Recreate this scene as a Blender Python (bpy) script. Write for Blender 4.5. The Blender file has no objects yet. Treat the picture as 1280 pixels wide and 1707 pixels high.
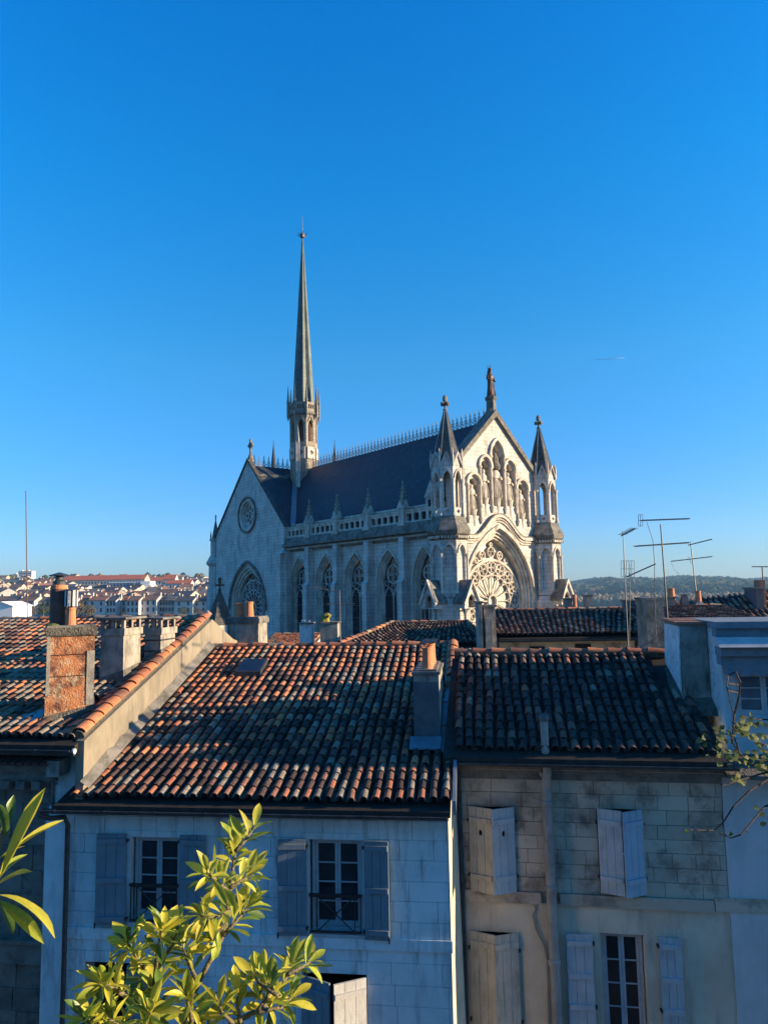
import bpy, bmesh, math, random
import numpy as np
from mathutils import Vector, Matrix
from mathutils.geometry import tessellate_polygon
S = bpy.context.scene
COL = S.collection
R = math.radians
random.seed(7)
rnd = random.Random(11)

# ------------------------------------------------------------------ camera, sky, sun, exposure
F = 1200.0; CZ = 13.6
CAM_ROT = (Matrix.Rotation(math.pi/2 + R(6.3), 3, 'X') @ Matrix.Rotation(R(-1.05), 3, 'Z'))
cam = bpy.data.cameras.new('camera'); camo = bpy.data.objects.new('camera', cam); COL.objects.link(camo)
cam.sensor_fit = 'HORIZONTAL'; cam.sensor_width = 36.0; cam.lens = F/1280*36
cam.clip_start = 0.05; cam.clip_end = 20000
camo.matrix_world = Matrix.Translation((0, 0, CZ)) @ CAM_ROT.to_4x4()
S.camera = camo
SUN_AZ, SUN_EL = 95.0, 13.5
world = bpy.data.worlds.new('World'); S.world = world; world.use_nodes = True
wn = world.node_tree.nodes; wl = world.node_tree.links
bg = wn['Background']
sky = wn.new('ShaderNodeTexSky'); sky.sky_type = 'NISHITA'; sky.sun_disc = False
sky.sun_elevation = R(SUN_EL); sky.sun_rotation = R(SUN_AZ)
sky.altitude = 100; sky.air_density = 1.0; sky.dust_density = 0.25; sky.ozone_density = 3.0
hs = wn.new('ShaderNodeHueSaturation'); hs.inputs['Saturation'].default_value = 1.25; hs.inputs['Hue'].default_value = 0.5
wl.new(sky.outputs[0], hs.inputs['Color'])
wtc = wn.new('ShaderNodeTexCoord'); wsx = wn.new('ShaderNodeSeparateXYZ'); wl.new(wtc.outputs['Generated'], wsx.inputs[0])   # clear winter air: deeper, bluer with height, no yellow band
wr = wn.new('ShaderNodeValToRGB'); wl.new(wsx.outputs[2], wr.inputs['Fac']); els = wr.color_ramp.elements
SKYT = [(0.0, (.40, .51, .84)), (.047, (.42, .57, .90)), (.113, (.42, .64, .97)), (.306, (.44, .93, 1.04)), (.51, (.12, 1.06, 1.30)), (.66, (.02, 1.04, 1.42)), (1.0, (.04, 1.1, 1.45))]
while len(els) < len(SKYT): els.new(.5)
for el_, (p_, c_) in zip(els, SKYT): el_.position = p_; el_.color = (*[v*.5 for v in c_], 1)
wm_ = wn.new('ShaderNodeMix'); wm_.data_type = 'RGBA'; wm_.blend_type = 'MULTIPLY'; wm_.inputs[0].default_value = 1; wl.new(hs.outputs[0], wm_.inputs[6]); wl.new(wr.outputs[0], wm_.inputs[7])
wl.new(wm_.outputs[2], bg.inputs['Color'])
bg.inputs['Strength'].default_value = 0.148
sun = bpy.data.lights.new('sun', 'SUN'); sun.energy = 3.5; sun.angle = R(0.53); sun.color = (1.0, 0.76, 0.47)
suno = bpy.data.objects.new('sun', sun); COL.objects.link(suno)
sd = Vector((math.sin(R(SUN_AZ))*math.cos(R(SUN_EL)), math.cos(R(SUN_AZ))*math.cos(R(SUN_EL)), math.sin(R(SUN_EL))))
suno.rotation_euler = sd.to_track_quat('Z', 'Y').to_euler(); suno.location = (60, 0, 60)
S.view_settings.view_transform = 'Standard'; S.view_settings.look = 'None'; S.view_settings.gamma = 1
S.view_settings.use_curve_mapping = False; S.view_settings.exposure = 1.78

# ------------------------------------------------------------------ measuring helpers
def ray(x, y): return CAM_ROT @ Vector(((x-640)/F, -(y-853.5)/F, -1.0))
def at(x, y, D):
    d = ray(x, y); return Vector((0, 0, CZ)) + d*(D/d.y)
def project(p):
    q = CAM_ROT.transposed() @ (Vector(p) - Vector((0, 0, CZ)))
    if q.z > -0.05: return (-9999, -9999)
    return (640 - F*q.x/q.z*-1*-1 if False else 640 + F*q.x/(-q.z), 853.5 - F*q.y/(-q.z))
class Frame:
    def __init__(s, X, Y, az):
        a = R(az); s.o = Vector((X, Y, 0)); s.e = Vector((math.cos(a), -math.sin(a), 0)); s.n = Vector((math.sin(a), math.cos(a), 0)); s.rz = -a
    def loc(s, w): d = Vector(w) - s.o; return Vector((d.dot(s.e), d.dot(s.n), d.z))
    def wld(s, l): return s.o + s.e*l[0] + s.n*l[1] + Vector((0, 0, l[2]))
    def py(s, x, y, yl):      # photo pixel -> point on the plane local y = yl
        o = Vector((0, 0, CZ)); d = ray(x, y); return s.loc(o + d*((s.n.dot(s.o - o) + yl)/d.dot(s.n)))
    def px(s, x, y, xl):
        o = Vector((0, 0, CZ)); d = ray(x, y); return s.loc(o + d*((s.e.dot(s.o - o) + xl)/d.dot(s.e)))
    def pl(s, x, y, p0, nn):  # on local plane through p0 with local normal nn
        n = s.e*nn[0] + s.n*nn[1] + Vector((0, 0, nn[2])); o = Vector((0, 0, CZ)); d = ray(x, y)
        return s.loc(o + d*((s.wld(p0) - o).dot(n)/d.dot(n)))

# ------------------------------------------------------------------ materials
MATS = {}
def mat(name, c1, c2=None, c3=None, rough=0.85, scale=4.0, bump=0.3, bscale=25.0, streak=0.0, courses=None, mix=0.5,
        spec=0.3, metal=0.0, cscale=None, coords='Object', thr=(0.42, 0.62), bdist=0.02, joint=None, transl=0.0, var=0.0):
    """procedural surface: base + blotches + fine grain + optional run-off streaks + optional stone courses (height, length)"""
    m = bpy.data.materials.new(name); m.use_nodes = True; nt = m.node_tree; N = nt.nodes; L = nt.links
    b = N['Principled BSDF']; b.inputs['Roughness'].default_value = rough; b.inputs['Metallic'].default_value = metal
    b.inputs['Specular IOR Level'].default_value = spec
    tc = N.new('ShaderNodeTexCoord'); src = tc.outputs['Object']
    if coords == 'World':
        g = N.new('ShaderNodeNewGeometry'); src = g.outputs['Position']
    c2 = c2 or tuple(v*0.7 for v in c1)
    n1 = N.new('ShaderNodeTexNoise'); n1.inputs['Scale'].default_value = scale; n1.inputs['Detail'].default_value = 8; n1.inputs['Roughness'].default_value = 0.65
    L.new(src, n1.inputs['Vector'])
    cr = N.new('ShaderNodeMapRange'); cr.inputs['From Min'].default_value = thr[0]; cr.inputs['From Max'].default_value = thr[1]
    cr.inputs['To Max'].default_value = 1.0
    L.new(n1.outputs['Fac'], cr.inputs['Value'])
    mx = N.new('ShaderNodeMix'); mx.data_type = 'RGBA'
    mx.inputs[6].default_value = (*c1, 1); mx.inputs[7].default_value = (*c2, 1); L.new(cr.outputs[0], mx.inputs[0])
    col = mx.outputs[2]
    if c3:
        mp = N.new('ShaderNodeMapping'); mp.inputs['Scale'].default_value = (1, 1, 0.18 if streak else 1); L.new(src, mp.inputs['Vector'])
        n2 = N.new('ShaderNodeTexNoise'); n2.inputs['Scale'].default_value = (cscale or scale*1.7); n2.inputs['Detail'].default_value = 9; n2.inputs['Roughness'].default_value = 0.7
        L.new(mp.outputs[0], n2.inputs['Vector'])
        r2 = N.new('ShaderNodeMapRange'); r2.inputs['From Min'].default_value = 0.5; r2.inputs['From Max'].default_value = 0.7; r2.inputs['To Max'].default_value = mix*1.4
        L.new(n2.outputs['Fac'], r2.inputs['Value'])
        m2 = N.new('ShaderNodeMix'); m2.data_type = 'RGBA'; L.new(r2.outputs[0], m2.inputs[0]); L.new(col, m2.inputs[6]); m2.inputs[7].default_value = (*c3, 1)
        col = m2.outputs[2]
    if var:
        oi = N.new('ShaderNodeObjectInfo'); vr = N.new('ShaderNodeMapRange'); vr.inputs['To Min'].default_value = 1-var; vr.inputs['To Max'].default_value = 1+var
        L.new(oi.outputs['Random'], vr.inputs['Value']); vm = N.new('ShaderNodeVectorMath'); vm.operation = 'SCALE'
        L.new(col, vm.inputs[0]); L.new(vr.outputs[0], vm.inputs['Scale']); col = vm.outputs[0]
    nb = N.new('ShaderNodeTexNoise'); nb.inputs['Scale'].default_value = bscale; nb.inputs['Detail'].default_value = 6; L.new(src, nb.inputs['Vector'])
    hgt = nb.outputs['Fac']
    if courses:
        h, ln = courses
        sx = N.new('ShaderNodeSeparateXYZ'); L.new(src, sx.inputs[0]); ad = N.new('ShaderNodeMath'); L.new(sx.outputs[0], ad.inputs[0]); L.new(sx.outputs[1], ad.inputs[1])
        cb = N.new('ShaderNodeCombineXYZ'); L.new(ad.outputs[0], cb.inputs[0]); L.new(sx.outputs[2], cb.inputs[1])
        br = N.new('ShaderNodeTexBrick'); br.inputs['Scale'].default_value = 1.0; br.inputs['Brick Width'].default_value = ln; br.inputs['Row Height'].default_value = h
        br.inputs['Mortar Size'].default_value = joint or 0.02; br.inputs['Mortar Smooth'].default_value = 0.3
        br.inputs['Color1'].default_value = (1, 1, 1, 1); br.inputs['Color2'].default_value = (0.80, 0.81, 0.82, 1); br.inputs['Mortar'].default_value = (0.50, 0.48, 0.46, 1)
        L.new(cb.outputs[0], br.inputs['Vector'])
        mm = N.new('ShaderNodeMix'); mm.data_type = 'RGBA'; mm.blend_type = 'MULTIPLY'; mm.inputs[0].default_value = 0.85; L.new(col, mm.inputs[6]); L.new(br.outputs['Color'], mm.inputs[7]); col = mm.outputs[2]
        iv = N.new('ShaderNodeMath'); iv.operation = 'MULTIPLY_ADD'; L.new(br.outputs['Fac'], iv.inputs[0]); iv.inputs[1].default_value = -1.5; L.new(nb.outputs['Fac'], iv.inputs[2]); hgt = iv.outputs[0]
    bp = N.new('ShaderNodeBump'); bp.inputs['Strength'].default_value = bump; bp.inputs['Distance'].default_value = bdist; L.new(hgt, bp.inputs['Height'])
    L.new(bp.outputs[0], b.inputs['Normal']); L.new(col, b.inputs['Base Color'])
    if transl:
        tr = N.new('ShaderNodeBsdfTranslucent'); L.new(col, tr.inputs['Color']); ms = N.new('ShaderNodeMixShader'); ms.inputs[0].default_value = transl
        L.new(b.outputs[0], ms.inputs[1]); L.new(tr.outputs[0], ms.inputs[2]); L.new(ms.outputs[0], N['Material Output'].inputs['Surface'])
    MATS[name] = m
    return m

STONE = mat('church_stone', (0.62, 0.575, 0.52), (0.48, 0.45, 0.41), (0.20, 0.19, 0.18), scale=0.55, streak=1, cscale=2.0, mix=0.6, courses=(0.36, 0.95), bump=0.5, bscale=6, bdist=0.04)
STONE_F = mat('carved_stone', (0.60, 0.54, 0.46), (0.36, 0.325, 0.275), (0.10, 0.09, 0.08), scale=1.2, streak=1, cscale=2.2, mix=0.5, bump=0.4, bscale=12)
STONE_D = mat('weathered_stone', (0.20, 0.185, 0.165), (0.085, 0.08, 0.068), (0.055, 0.062, 0.035), scale=1.6, cscale=3, mix=0.6, bump=0.6, bscale=9, bdist=0.05)
STONE_P = mat('spire_stone', (0.085, 0.082, 0.078), (0.05, 0.05, 0.048), (0.17, 0.16, 0.14), scale=1.3, streak=1, cscale=3.5, mix=0.5, bump=0.5, bscale=10, courses=(0.45, 0.6))
STONE_B = mat('tan_belfry_stone', (0.36, 0.315, 0.25), (0.27, 0.235, 0.19), (0.12, 0.11, 0.10), scale=1.2, streak=1, cscale=2.5, mix=0.55, courses=(0.4, 0.8), bump=0.4, bscale=8)
STONE_G = mat('greenish_pinnacle_stone', (0.30, 0.30, 0.24), (0.17, 0.18, 0.13), (0.09, 0.10, 0.06), scale=3, cscale=6, mix=0.5, bump=0.6, bscale=12)
SLATE = mat('church_slate', (0.020, 0.032, 0.052), (0.013, 0.021, 0.037), (0.075, 0.09, 0.115), scale=0.6, cscale=2.2, mix=0.5, streak=1, rough=0.55, courses=(0.16, 0.24), bump=0.4, bscale=8, spec=0.4)
MOSSSLATE = mat('mossy_slate', (0.055, 0.062, 0.075), (0.17, 0.15, 0.09), (0.35, 0.31, 0.25), scale=2.2, cscale=5, mix=0.7, rough=0.8, bump=0.7, bscale=10, thr=(0.4, 0.55))
COPPER = mat('spire_lead', (0.10, 0.135, 0.125), (0.06, 0.085, 0.085), (0.17, 0.20, 0.18), scale=0.8, streak=1, cscale=2.5, mix=0.5, rough=0.55, metal=0.0, courses=(0.5, 0.5), bump=0.2)
IRON = mat('iron', (0.3, 0.31, 0.32), (0.09, 0.09, 0.10), rough=0.6, scale=6)
GLASSD = mat('dark_glass', (0.012, 0.016, 0.022), (0.02, 0.025, 0.035), rough=0.12, spec=0.35, scale=3, bump=0.03, bscale=2)
GLASSR = mat('rose_glass', (0.48, 0.42, 0.34), (0.36, 0.32, 0.27), (0.22, 0.19, 0.17), rough=0.3, spec=0.5, scale=3, mix=0.5, bump=0.2)
ZINC = mat('zinc', (0.26, 0.29, 0.32), (0.19, 0.215, 0.24), (0.12, 0.14, 0.16), rough=0.42, metal=0.5, scale=2.5, mix=0.3, bump=0.1, bscale=6)
ZINCD = mat('dark_gutter', (0.06, 0.068, 0.075), (0.035, 0.04, 0.045), (0.11, 0.11, 0.11), rough=0.4, metal=0.3, scale=5, mix=0.4, bump=0.15)
PIPEM = mat('grey_pipe', (0.30, 0.30, 0.28), (0.22, 0.215, 0.20), (0.07, 0.065, 0.06), rough=0.5, scale=3, mix=0.5, streak=1, bump=0.15)
PLASTER_B = mat('limewashed_stone', (0.68, 0.73, 0.72), (0.57, 0.62, 0.61), (0.24, 0.25, 0.24), scale=1.3, streak=1, cscale=3.6, mix=0.6, bump=0.7, bscale=14, coords='World', var=0.03)
MORTAR_B = mat('pale_mortar', (0.62, 0.66, 0.66), (0.38, 0.40, 0.40), scale=6, bump=0.5)
STONE_R = mat('dirty_house_stone', (0.52, 0.435, 0.33), (0.37, 0.305, 0.23), (0.11, 0.095, 0.075), scale=0.9, cscale=1.8, mix=0.65, bump=0.8, bscale=30, coords='World', var=0.12, bdist=0.015)
MORTAR_R = mat('grey_mortar', (0.42, 0.36, 0.28), (0.2, 0.175, 0.135), scale=8, bump=0.6)
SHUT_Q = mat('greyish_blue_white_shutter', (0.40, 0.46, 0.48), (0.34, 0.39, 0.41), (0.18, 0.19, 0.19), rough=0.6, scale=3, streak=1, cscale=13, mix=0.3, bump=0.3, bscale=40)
PLASTER_R = mat('smooth_plaster', (0.56, 0.57, 0.55), (0.47, 0.48, 0.46), (0.3, 0.3, 0.285), scale=0.9, streak=1, cscale=2.2, mix=0.35, bump=0.25, bscale=30, coords='World')
PLASTER_L = mat('beige_render', (0.25, 0.215, 0.16), (0.18, 0.155, 0.12), (0.09, 0.08, 0.065), scale=1.0, streak=1, cscale=2.2, mix=0.5, bump=0.45, bscale=35, coords='World')
ROUGHC = mat('rough_mortar', (0.15, 0.135, 0.11), (0.08, 0.073, 0.06), (0.05, 0.06, 0.025), scale=9, mix=0.5, bump=1.0, bscale=22, bdist=0.05)
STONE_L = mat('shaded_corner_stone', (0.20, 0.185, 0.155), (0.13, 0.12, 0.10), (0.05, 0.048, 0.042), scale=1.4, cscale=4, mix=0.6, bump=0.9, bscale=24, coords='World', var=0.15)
CHIM = mat('chimney_render', (0.33, 0.30, 0.25), (0.19, 0.175, 0.15), (0.07, 0.065, 0.055), scale=3.2, cscale=5, streak=1, mix=0.7, bump=0.6, bscale=30)
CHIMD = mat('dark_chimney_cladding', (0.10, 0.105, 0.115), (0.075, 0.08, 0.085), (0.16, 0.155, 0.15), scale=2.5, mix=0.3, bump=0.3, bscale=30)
CHIMB = mat('old_brick_render', (0.42, 0.17, 0.075), (0.13, 0.055, 0.035), (0.50, 0.38, 0.24), scale=2.4, cscale=6, mix=0.8, bump=1.0, bscale=30, bdist=0.03, thr=(0.46, 0.6))
LIMEW = mat('flaking_whitewash', (0.62, 0.62, 0.60), (0.50, 0.50, 0.49), (0.15, 0.14, 0.14), scale=2.5, cscale=7, mix=0.6, bump=0.5, bscale=20)
POT = mat('terracotta_pot', (0.56, 0.215, 0.10), (0.45, 0.17, 0.08), (0.22, 0.12, 0.08), scale=5, mix=0.4, bump=0.2)
BRICKT = mat('brick_slab', (0.36, 0.16, 0.10), (0.25, 0.11, 0.07), (0.12, 0.09, 0.07), scale=6, mix=0.5, bump=0.5)
MOSS = mat('moss', (0.10, 0.12, 0.035), (0.055, 0.07, 0.02), (0.22, 0.2, 0.07), scale=12, mix=0.6, bump=1.0, bscale=50)
SHUT_B = mat('blue_grey_shutter', (0.18, 0.235, 0.27), (0.145, 0.195, 0.225), (0.09, 0.115, 0.14), rough=0.6, scale=3, streak=1, cscale=9, mix=0.3, bump=0.2, bscale=40)
SHUT_W = mat('pale_shutter', (0.55, 0.54, 0.51), (0.46, 0.45, 0.43), (0.16, 0.14, 0.12), rough=0.6, scale=3, streak=1, cscale=13, mix=0.32, bump=0.3, bscale=40)
SHUT_C = mat('cream_peeling_shutter', (0.50, 0.455, 0.37), (0.42, 0.38, 0.30), (0.09, 0.07, 0.055), rough=0.65, scale=2.5, streak=1, cscale=11, mix=0.4, bump=0.35, bscale=30)
FRAMEM = mat('window_frame_paint', (0.46, 0.47, 0.47), (0.38, 0.39, 0.39), (0.2, 0.2, 0.2), rough=0.5, scale=4, cscale=14, mix=0.3, bump=0.15)
DARKM = mat('dark_interior', (0.012, 0.012, 0.013), (0.008, 0.008, 0.009), bump=0.0)
RAILM = mat('black_ironwork', (0.022, 0.022, 0.024), (0.035, 0.03, 0.028), rough=0.5, scale=10)
FABRIC = mat('grey_blue_fabric', (0.17, 0.215, 0.25), (0.13, 0.17, 0.2), (0.08, 0.10, 0.12), rough=0.9, scale=3, mix=0.4, bump=0.3)
ROOFBASE = mat('roof_underlay', (0.035, 0.028, 0.024), (0.02, 0.018, 0.016), scale=5, bump=0.5)
RUST = mat('rusty_metal', (0.16, 0.075, 0.05), (0.09, 0.05, 0.04), (0.06, 0.055, 0.055), rough=0.7, scale=6, mix=0.5)
ALU = mat('antenna_metal', (0.14, 0.145, 0.15), (0.10, 0.10, 0.105), rough=0.5, metal=0.4, bump=0.0)
ALUD = mat('dull_mast', (0.06, 0.063, 0.07), (0.04, 0.04, 0.045), rough=0.5, metal=0.4, bump=0.0)
def tilemat(i, c1, c2, c3, mix): return mat('clay_tile_%s' % i, c1, c2, c3, scale=9, cscale=22, mix=mix, bump=0.5, bscale=45, rough=0.9, coords='World', var=0.14, bdist=0.01)
TM = [tilemat('orange', (0.50, 0.19, 0.085), (0.38, 0.135, 0.06), (0.20, 0.13, 0.09), 0.35),
      tilemat('red', (0.36, 0.125, 0.065), (0.25, 0.09, 0.05), (0.14, 0.11, 0.085), 0.5),
      tilemat('brown', (0.22, 0.095, 0.06), (0.13, 0.06, 0.042), (0.26, 0.20, 0.15), 0.5),
      tilemat('dark', (0.085, 0.046, 0.038), (0.048, 0.029, 0.026), (0.18, 0.15, 0.12), 0.45),
      tilemat('lichen', (0.30, 0.235, 0.165), (0.17, 0.125, 0.09), (0.08, 0.055, 0.04), 0.6),
      tilemat('pale', (0.24, 0.20, 0.155), (0.14, 0.115, 0.09), (0.07, 0.055, 0.04), 0.6),
      tilemat('black', (0.042, 0.027, 0.023), (0.025, 0.018, 0.016), (0.10, 0.08, 0.06), 0.45)]

# ------------------------------------------------------------------ mesh builder
I4 = Matrix.Identity(4)
class MB:
    def __init__(s): s.v = []; s.f = []; s.mi = []; s.M = I4; s.c = 0
    def add(s, vs, fs, mi=None):
        b = len(s.v); M = s.M
        s.v += [tuple(M @ Vector(v)) for v in vs]; s.f += [tuple(b+i for i in f) for f in fs]; s.mi += [s.c if mi is None else mi]*len(fs)
        return s
    def box(s, x0, x1, y0, y1, z0, z1):
        return s.add([(x0,y0,z0),(x1,y0,z0),(x1,y1,z0),(x0,y1,z0),(x0,y0,z1),(x1,y0,z1),(x1,y1,z1),(x0,y1,z1)],
                     [(0,3,2,1),(4,5,6,7),(0,1,5,4),(1,2,6,5),(2,3,7,6),(3,0,4,7)])
    def hexa(s, b, t):   # 4 bottom points, 4 top points
        return s.add(list(b)+list(t), [(0,3,2,1),(4,5,6,7),(0,1,5,4),(1,2,6,5),(2,3,7,6),(3,0,4,7)])
    def _map(s, axis, p, a): return (p[0], a, p[1]) if axis == 'y' else ((a, p[0], p[1]) if axis == 'x' else (p[0], p[1], a))
    def plate(s, outer, holes, axis, a0, a1, back=True):
        loops = [outer] + list(holes); tri = tessellate_polygon([[Vector((p[0], p[1], 0)) for p in l] for l in loops])
        flat = [p for l in loops for p in l]; n = len(flat)
        vs = [s._map(axis, p, a0) for p in flat] + [s._map(axis, p, a1) for p in flat]
        fs = [tuple(t) for t in tri] + ([tuple(n+i for i in reversed(t)) for t in tri] if back else [])
        k = 0
        for l in loops:
            m = len(l)
            for i in range(m): fs.append((k+i, k+(i+1) % m, n+k+(i+1) % m, n+k+i))
            k += m
        return s.add(vs, fs)
    def band(s, A, B, axis, a0, a1):   # strip between two open polylines of equal count
        n = len(A); P = list(A)+list(B)
        vs = [s._map(axis, p, a0) for p in P] + [s._map(axis, p, a1) for p in P]; fs = []; N = 2*n
        for i in range(n-1):
            fs += [(i, i+1, n+i+1, n+i), (N+i, N+n+i, N+n+i+1, N+i+1), (i, N+i, N+i+1, i+1), (n+i, n+i+1, N+n+i+1, N+n+i)]
        fs += [(0, n, N+n, N), (n-1, N+n-1, N+2*n-1, 2*n-1)]
        return s.add(vs, fs)
    def tube(s, path, r, n=6, cap=True):
        path = [Vector(p) for p in path]; rs = r if isinstance(r, (list, tuple)) else [r]*len(path)
        vs = []; fs = []; prev = None
        for i, p in enumerate(path):
            d = (path[min(i+1, len(path)-1)] - path[max(i-1, 0)]).normalized()
            if prev is None:
                up = Vector((0, 0, 1)) if abs(d.z) < 0.9 else Vector((1, 0, 0)); a = d.cross(up).normalized()
            else: a = (prev - d*prev.dot(d)).normalized()
            prev = a; b = d.cross(a)
            for k in range(n):
                t = 2*math.pi*k/n; vs.append(p + (a*math.cos(t) + b*math.sin(t))*rs[i])
        for i in range(len(path)-1):
            for k in range(n): fs.append((i*n+k, i*n+(k+1) % n, (i+1)*n+(k+1) % n, (i+1)*n+k))
        if cap: fs += [tuple(range(n-1, -1, -1)), tuple((len(path)-1)*n+k for k in range(n))]
        return s.add(vs, fs)
    def lathe(s, prof, cx=0, cy=0, n=8, ph=0.0, sx=1, sy=1, star=1.0):
        vs = []; fs = []
        for r, z in prof:
            for k in range(n):
                t = 2*math.pi*(k+ph)/n; q = r*(star if k % 2 else 1)
                vs.append((cx+q*math.cos(t)*sx, cy+q*math.sin(t)*sy, z))
        for i in range(len(prof)-1):
            for k in range(n): fs.append((i*n+k, i*n+(k+1) % n, (i+1)*n+(k+1) % n, (i+1)*n+k))
        fs += [tuple(range(n-1, -1, -1)), tuple((len(prof)-1)*n+k for k in range(n))]
        return s.add(vs, fs)
    def mesh(s, name, mats, smooth=False, fix=True):
        me = bpy.data.meshes.new(name); me.from_pydata(s.v, [], s.f)
        mats = mats if isinstance(mats, (list, tuple)) else [mats]
        for m in mats: me.materials.append(m)
        if len(mats) > 1: me.polygons.foreach_set('material_index', s.mi)
        if fix and len(s.f) < 60000:
            bm = bmesh.new(); bm.from_mesh(me); bmesh.ops.recalc_face_normals(bm, faces=bm.faces); bm.to_mesh(me); bm.free()
        if smooth: me.polygons.foreach_set('use_smooth', [True]*len(me.polygons))
        me.update(); return me
    def build(s, name, mats, parent=None, smooth=False, fix=True):
        return link(bpy.data.objects.new(name, s.mesh(name, mats, smooth, fix)), parent)
def link(o, parent=None):
    COL.objects.link(o)
    if parent is not None: o.parent = parent
    return o
def inst(name, me, parent, M):
    o = bpy.data.objects.new(name, me); COL.objects.link(o); o.parent = parent; o.matrix_local = M; return o
def tag(o, label=None, cat=None, group=None, kind=None):
    if label: o['label'] = label
    if cat: o['category'] = cat
    if group: o['group'] = group
    if kind: o['kind'] = kind
    return o
def empty(name, loc, rz=0.0):
    o = bpy.data.objects.new(name, None); COL.objects.link(o); o.location = loc; o.rotation_euler = (0, 0, rz); o.empty_display_size = 0.3; return o
def fempty(name, fr, l=(0, 0, 0)): return empty(name, fr.wld(l), fr.rz)
def arch(cx, z0, zs, hw, za, n=7, closed=True):
    """pointed arch outline, counter-clockwise from bottom left"""
    h = za-zs; Rr = (hw*hw+h*h)/(2*hw); c = cx+hw-Rr; a1 = math.atan2(h, cx-c)
    right = [(c+Rr*math.cos(a1*i/n), zs+Rr*math.sin(a1*i/n)) for i in range(n+1)]
    left = [(2*cx-x, z) for x, z in reversed(right[:-1])]
    pts = right+left
    return ([(cx-hw, z0), (cx+hw, z0)] + pts) if (closed and z0 < zs) else pts
def circ(cx, cz, r, n=16, ph=0.0): return [(cx+r*math.cos(2*math.pi*(i+ph)/n), cz+r*math.sin(2*math.pi*(i+ph)/n)) for i in range(n)]
def foil(cx, cz, r, k=4, n=16, ph=0.0):
    return [(cx+r*(0.76+0.24*abs(math.cos(k/2*(t+ph))))*math.cos(t), cz+r*(0.76+0.24*abs(math.cos(k/2*(t+ph))))*math.sin(t)) for t in [2*math.pi*i/n for i in range(n)]]
def rect(x0, x1, z0, z1): return [(x0, z0), (x1, z0), (x1, z1), (x0, z1)]
# ------------------------------------------------------------------ terrain
def lerp_tab(t, r):
    for (r0, z0), (r1, z1) in zip(t, t[1:]):
        if r <= r1:
            k = (r-r0)/(r1-r0); k = k*k*(3-2*k) if r1 > 900 else k; return z0+(z1-z0)*k
    return t[-1][1]
TL = [(0, 0), (110, 0), (300, 0.5), (360, 2.5), (450, 7), (700, 19), (1250, 44), (1700, 46), (9000, 40)]
TR = [(0, 0), (110, 0), (250, -6), (600, -19), (1500, -20), (1750, -6), (2150, 6), (2800, 22), (3300, 24), (9000, 20)]
def terrain(x, y):
    r = math.hypot(x, y); az = math.degrees(math.atan2(x, y)) if r > 1 else 0
    k = min(1, max(0, (az+9)/10.0)); k = k*k*(3-2*k)
    z = lerp_tab(TL, r)*(1-k) + lerp_tab(TR, r)*k
    if r > 1200:
        w = min(1, (r-1200)/1200)
        z += w*(7*math.sin(az*0.35+1.0)+4*math.sin(az*0.9+r*0.002)+2.5*math.sin(az*2.1+r*0.004)) + w*k*(az-8)*0.25
    return z
GROUNDM = mat('ground_earth', (0.10, 0.095, 0.07), (0.06, 0.07, 0.035), (0.14, 0.13, 0.09), scale=0.02, cscale=0.05, mix=0.5, bump=0.2, bscale=0.5, coords='World')
g = MB(); rs = [0, 40, 80, 110, 180, 250, 300, 360, 450, 560, 700, 900, 1100, 1300, 1500, 1700, 1900, 2150, 2400, 2700, 3000, 3300, 3700]
na = 240; vs = []; fs = []
for r in rs:
    for k in range(na):
        a = 2*math.pi*k/na; x, y = r*math.sin(a), r*math.cos(a); vs.append((x, y, terrain(x, y)))
for i in range(len(rs)-1):
    for k in range(na): fs.append((i*na+k, i*na+(k+1) % na, (i+1)*na+(k+1) % na, (i+1)*na+k))
g.add(vs, fs); tag(g.build('ground', GROUNDM, smooth=True), kind='structure')
STREETM = mat('street_asphalt', (0.055, 0.055, 0.055), (0.04, 0.04, 0.04), scale=1, bump=0.3, bscale=60)
s = MB(); s.box(-30, 30, 4.0, 12.4, 0.0, 0.01); s.M = I4; o = s.build('street', STREETM); tag(o, kind='structure')

# contrail: a short thin line of condensed vapour, high and far
VAP = mat('vapour', (0.30, 0.42, 0.52), (0.28, 0.4, 0.5), bump=0.0)
p0, p1 = at(985, 600, 8200), at(1041, 596, 8200)
c = MB(); c.tube([p0, p0.lerp(p1, .3), p0.lerp(p1, .7), p1], [.5, 2, 2.6, 1.2], 6)
tag(c.build('contrail', VAP, smooth=True), 'short thin white vapour trail high in the blue sky right of the statue', 'contrail')

# ------------------------------------------------------------------ church
CH = Frame(10.329, 65, -39)
church = fempty('church', CH)
tag(church, 'large pale stone gothic church with slender green spire and slate roof behind the tiled houses', 'church')
# --- west front
NICHES = [(-3.05, 20.1, 22.9, 0.74, 23.75), (-1.5, 21.2, 24.6, 0.68, 25.5), (0.12, 21.1, 25.7, 0.84, 27.2), (1.78, 21.2, 24.6, 0.68, 25.5), (3.45, 20.1, 22.9, 0.74, 23.75)]
holes = [arch(0, 3, 13.0, 4.45, 19.0, 10)] + [arch(*a, n=5) for a in NICHES]
m = MB(); m.plate([(-5.6, 0), (5.6, 0), (5.6, 24.2), (0.0, 29.6), (-5.6, 24.2)], holes, 'y', 0, 0.9)
front = m.build('west_front', STONE, church)
m = MB()
for hw, za, ho, zo, a0, a1 in ((4.2, 18.7, 4.45, 19.0, .22, .9), (3.98, 18.42, 4.2, 18.7, .42, 1.1), (3.8, 18.2, 3.98, 18.42, .6, 1.3)):
    m.band(arch(0, 13, 13.0, ho-.001, zo, 10, False), arch(0, 13, 13.0, hw, za, 10, False), 'y', a0, a1)
    for s_ in (-1, 1): m.box(min(s_*ho, s_*hw), max(s_*ho, s_*hw), a0, a1, 3, 13.0)
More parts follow.
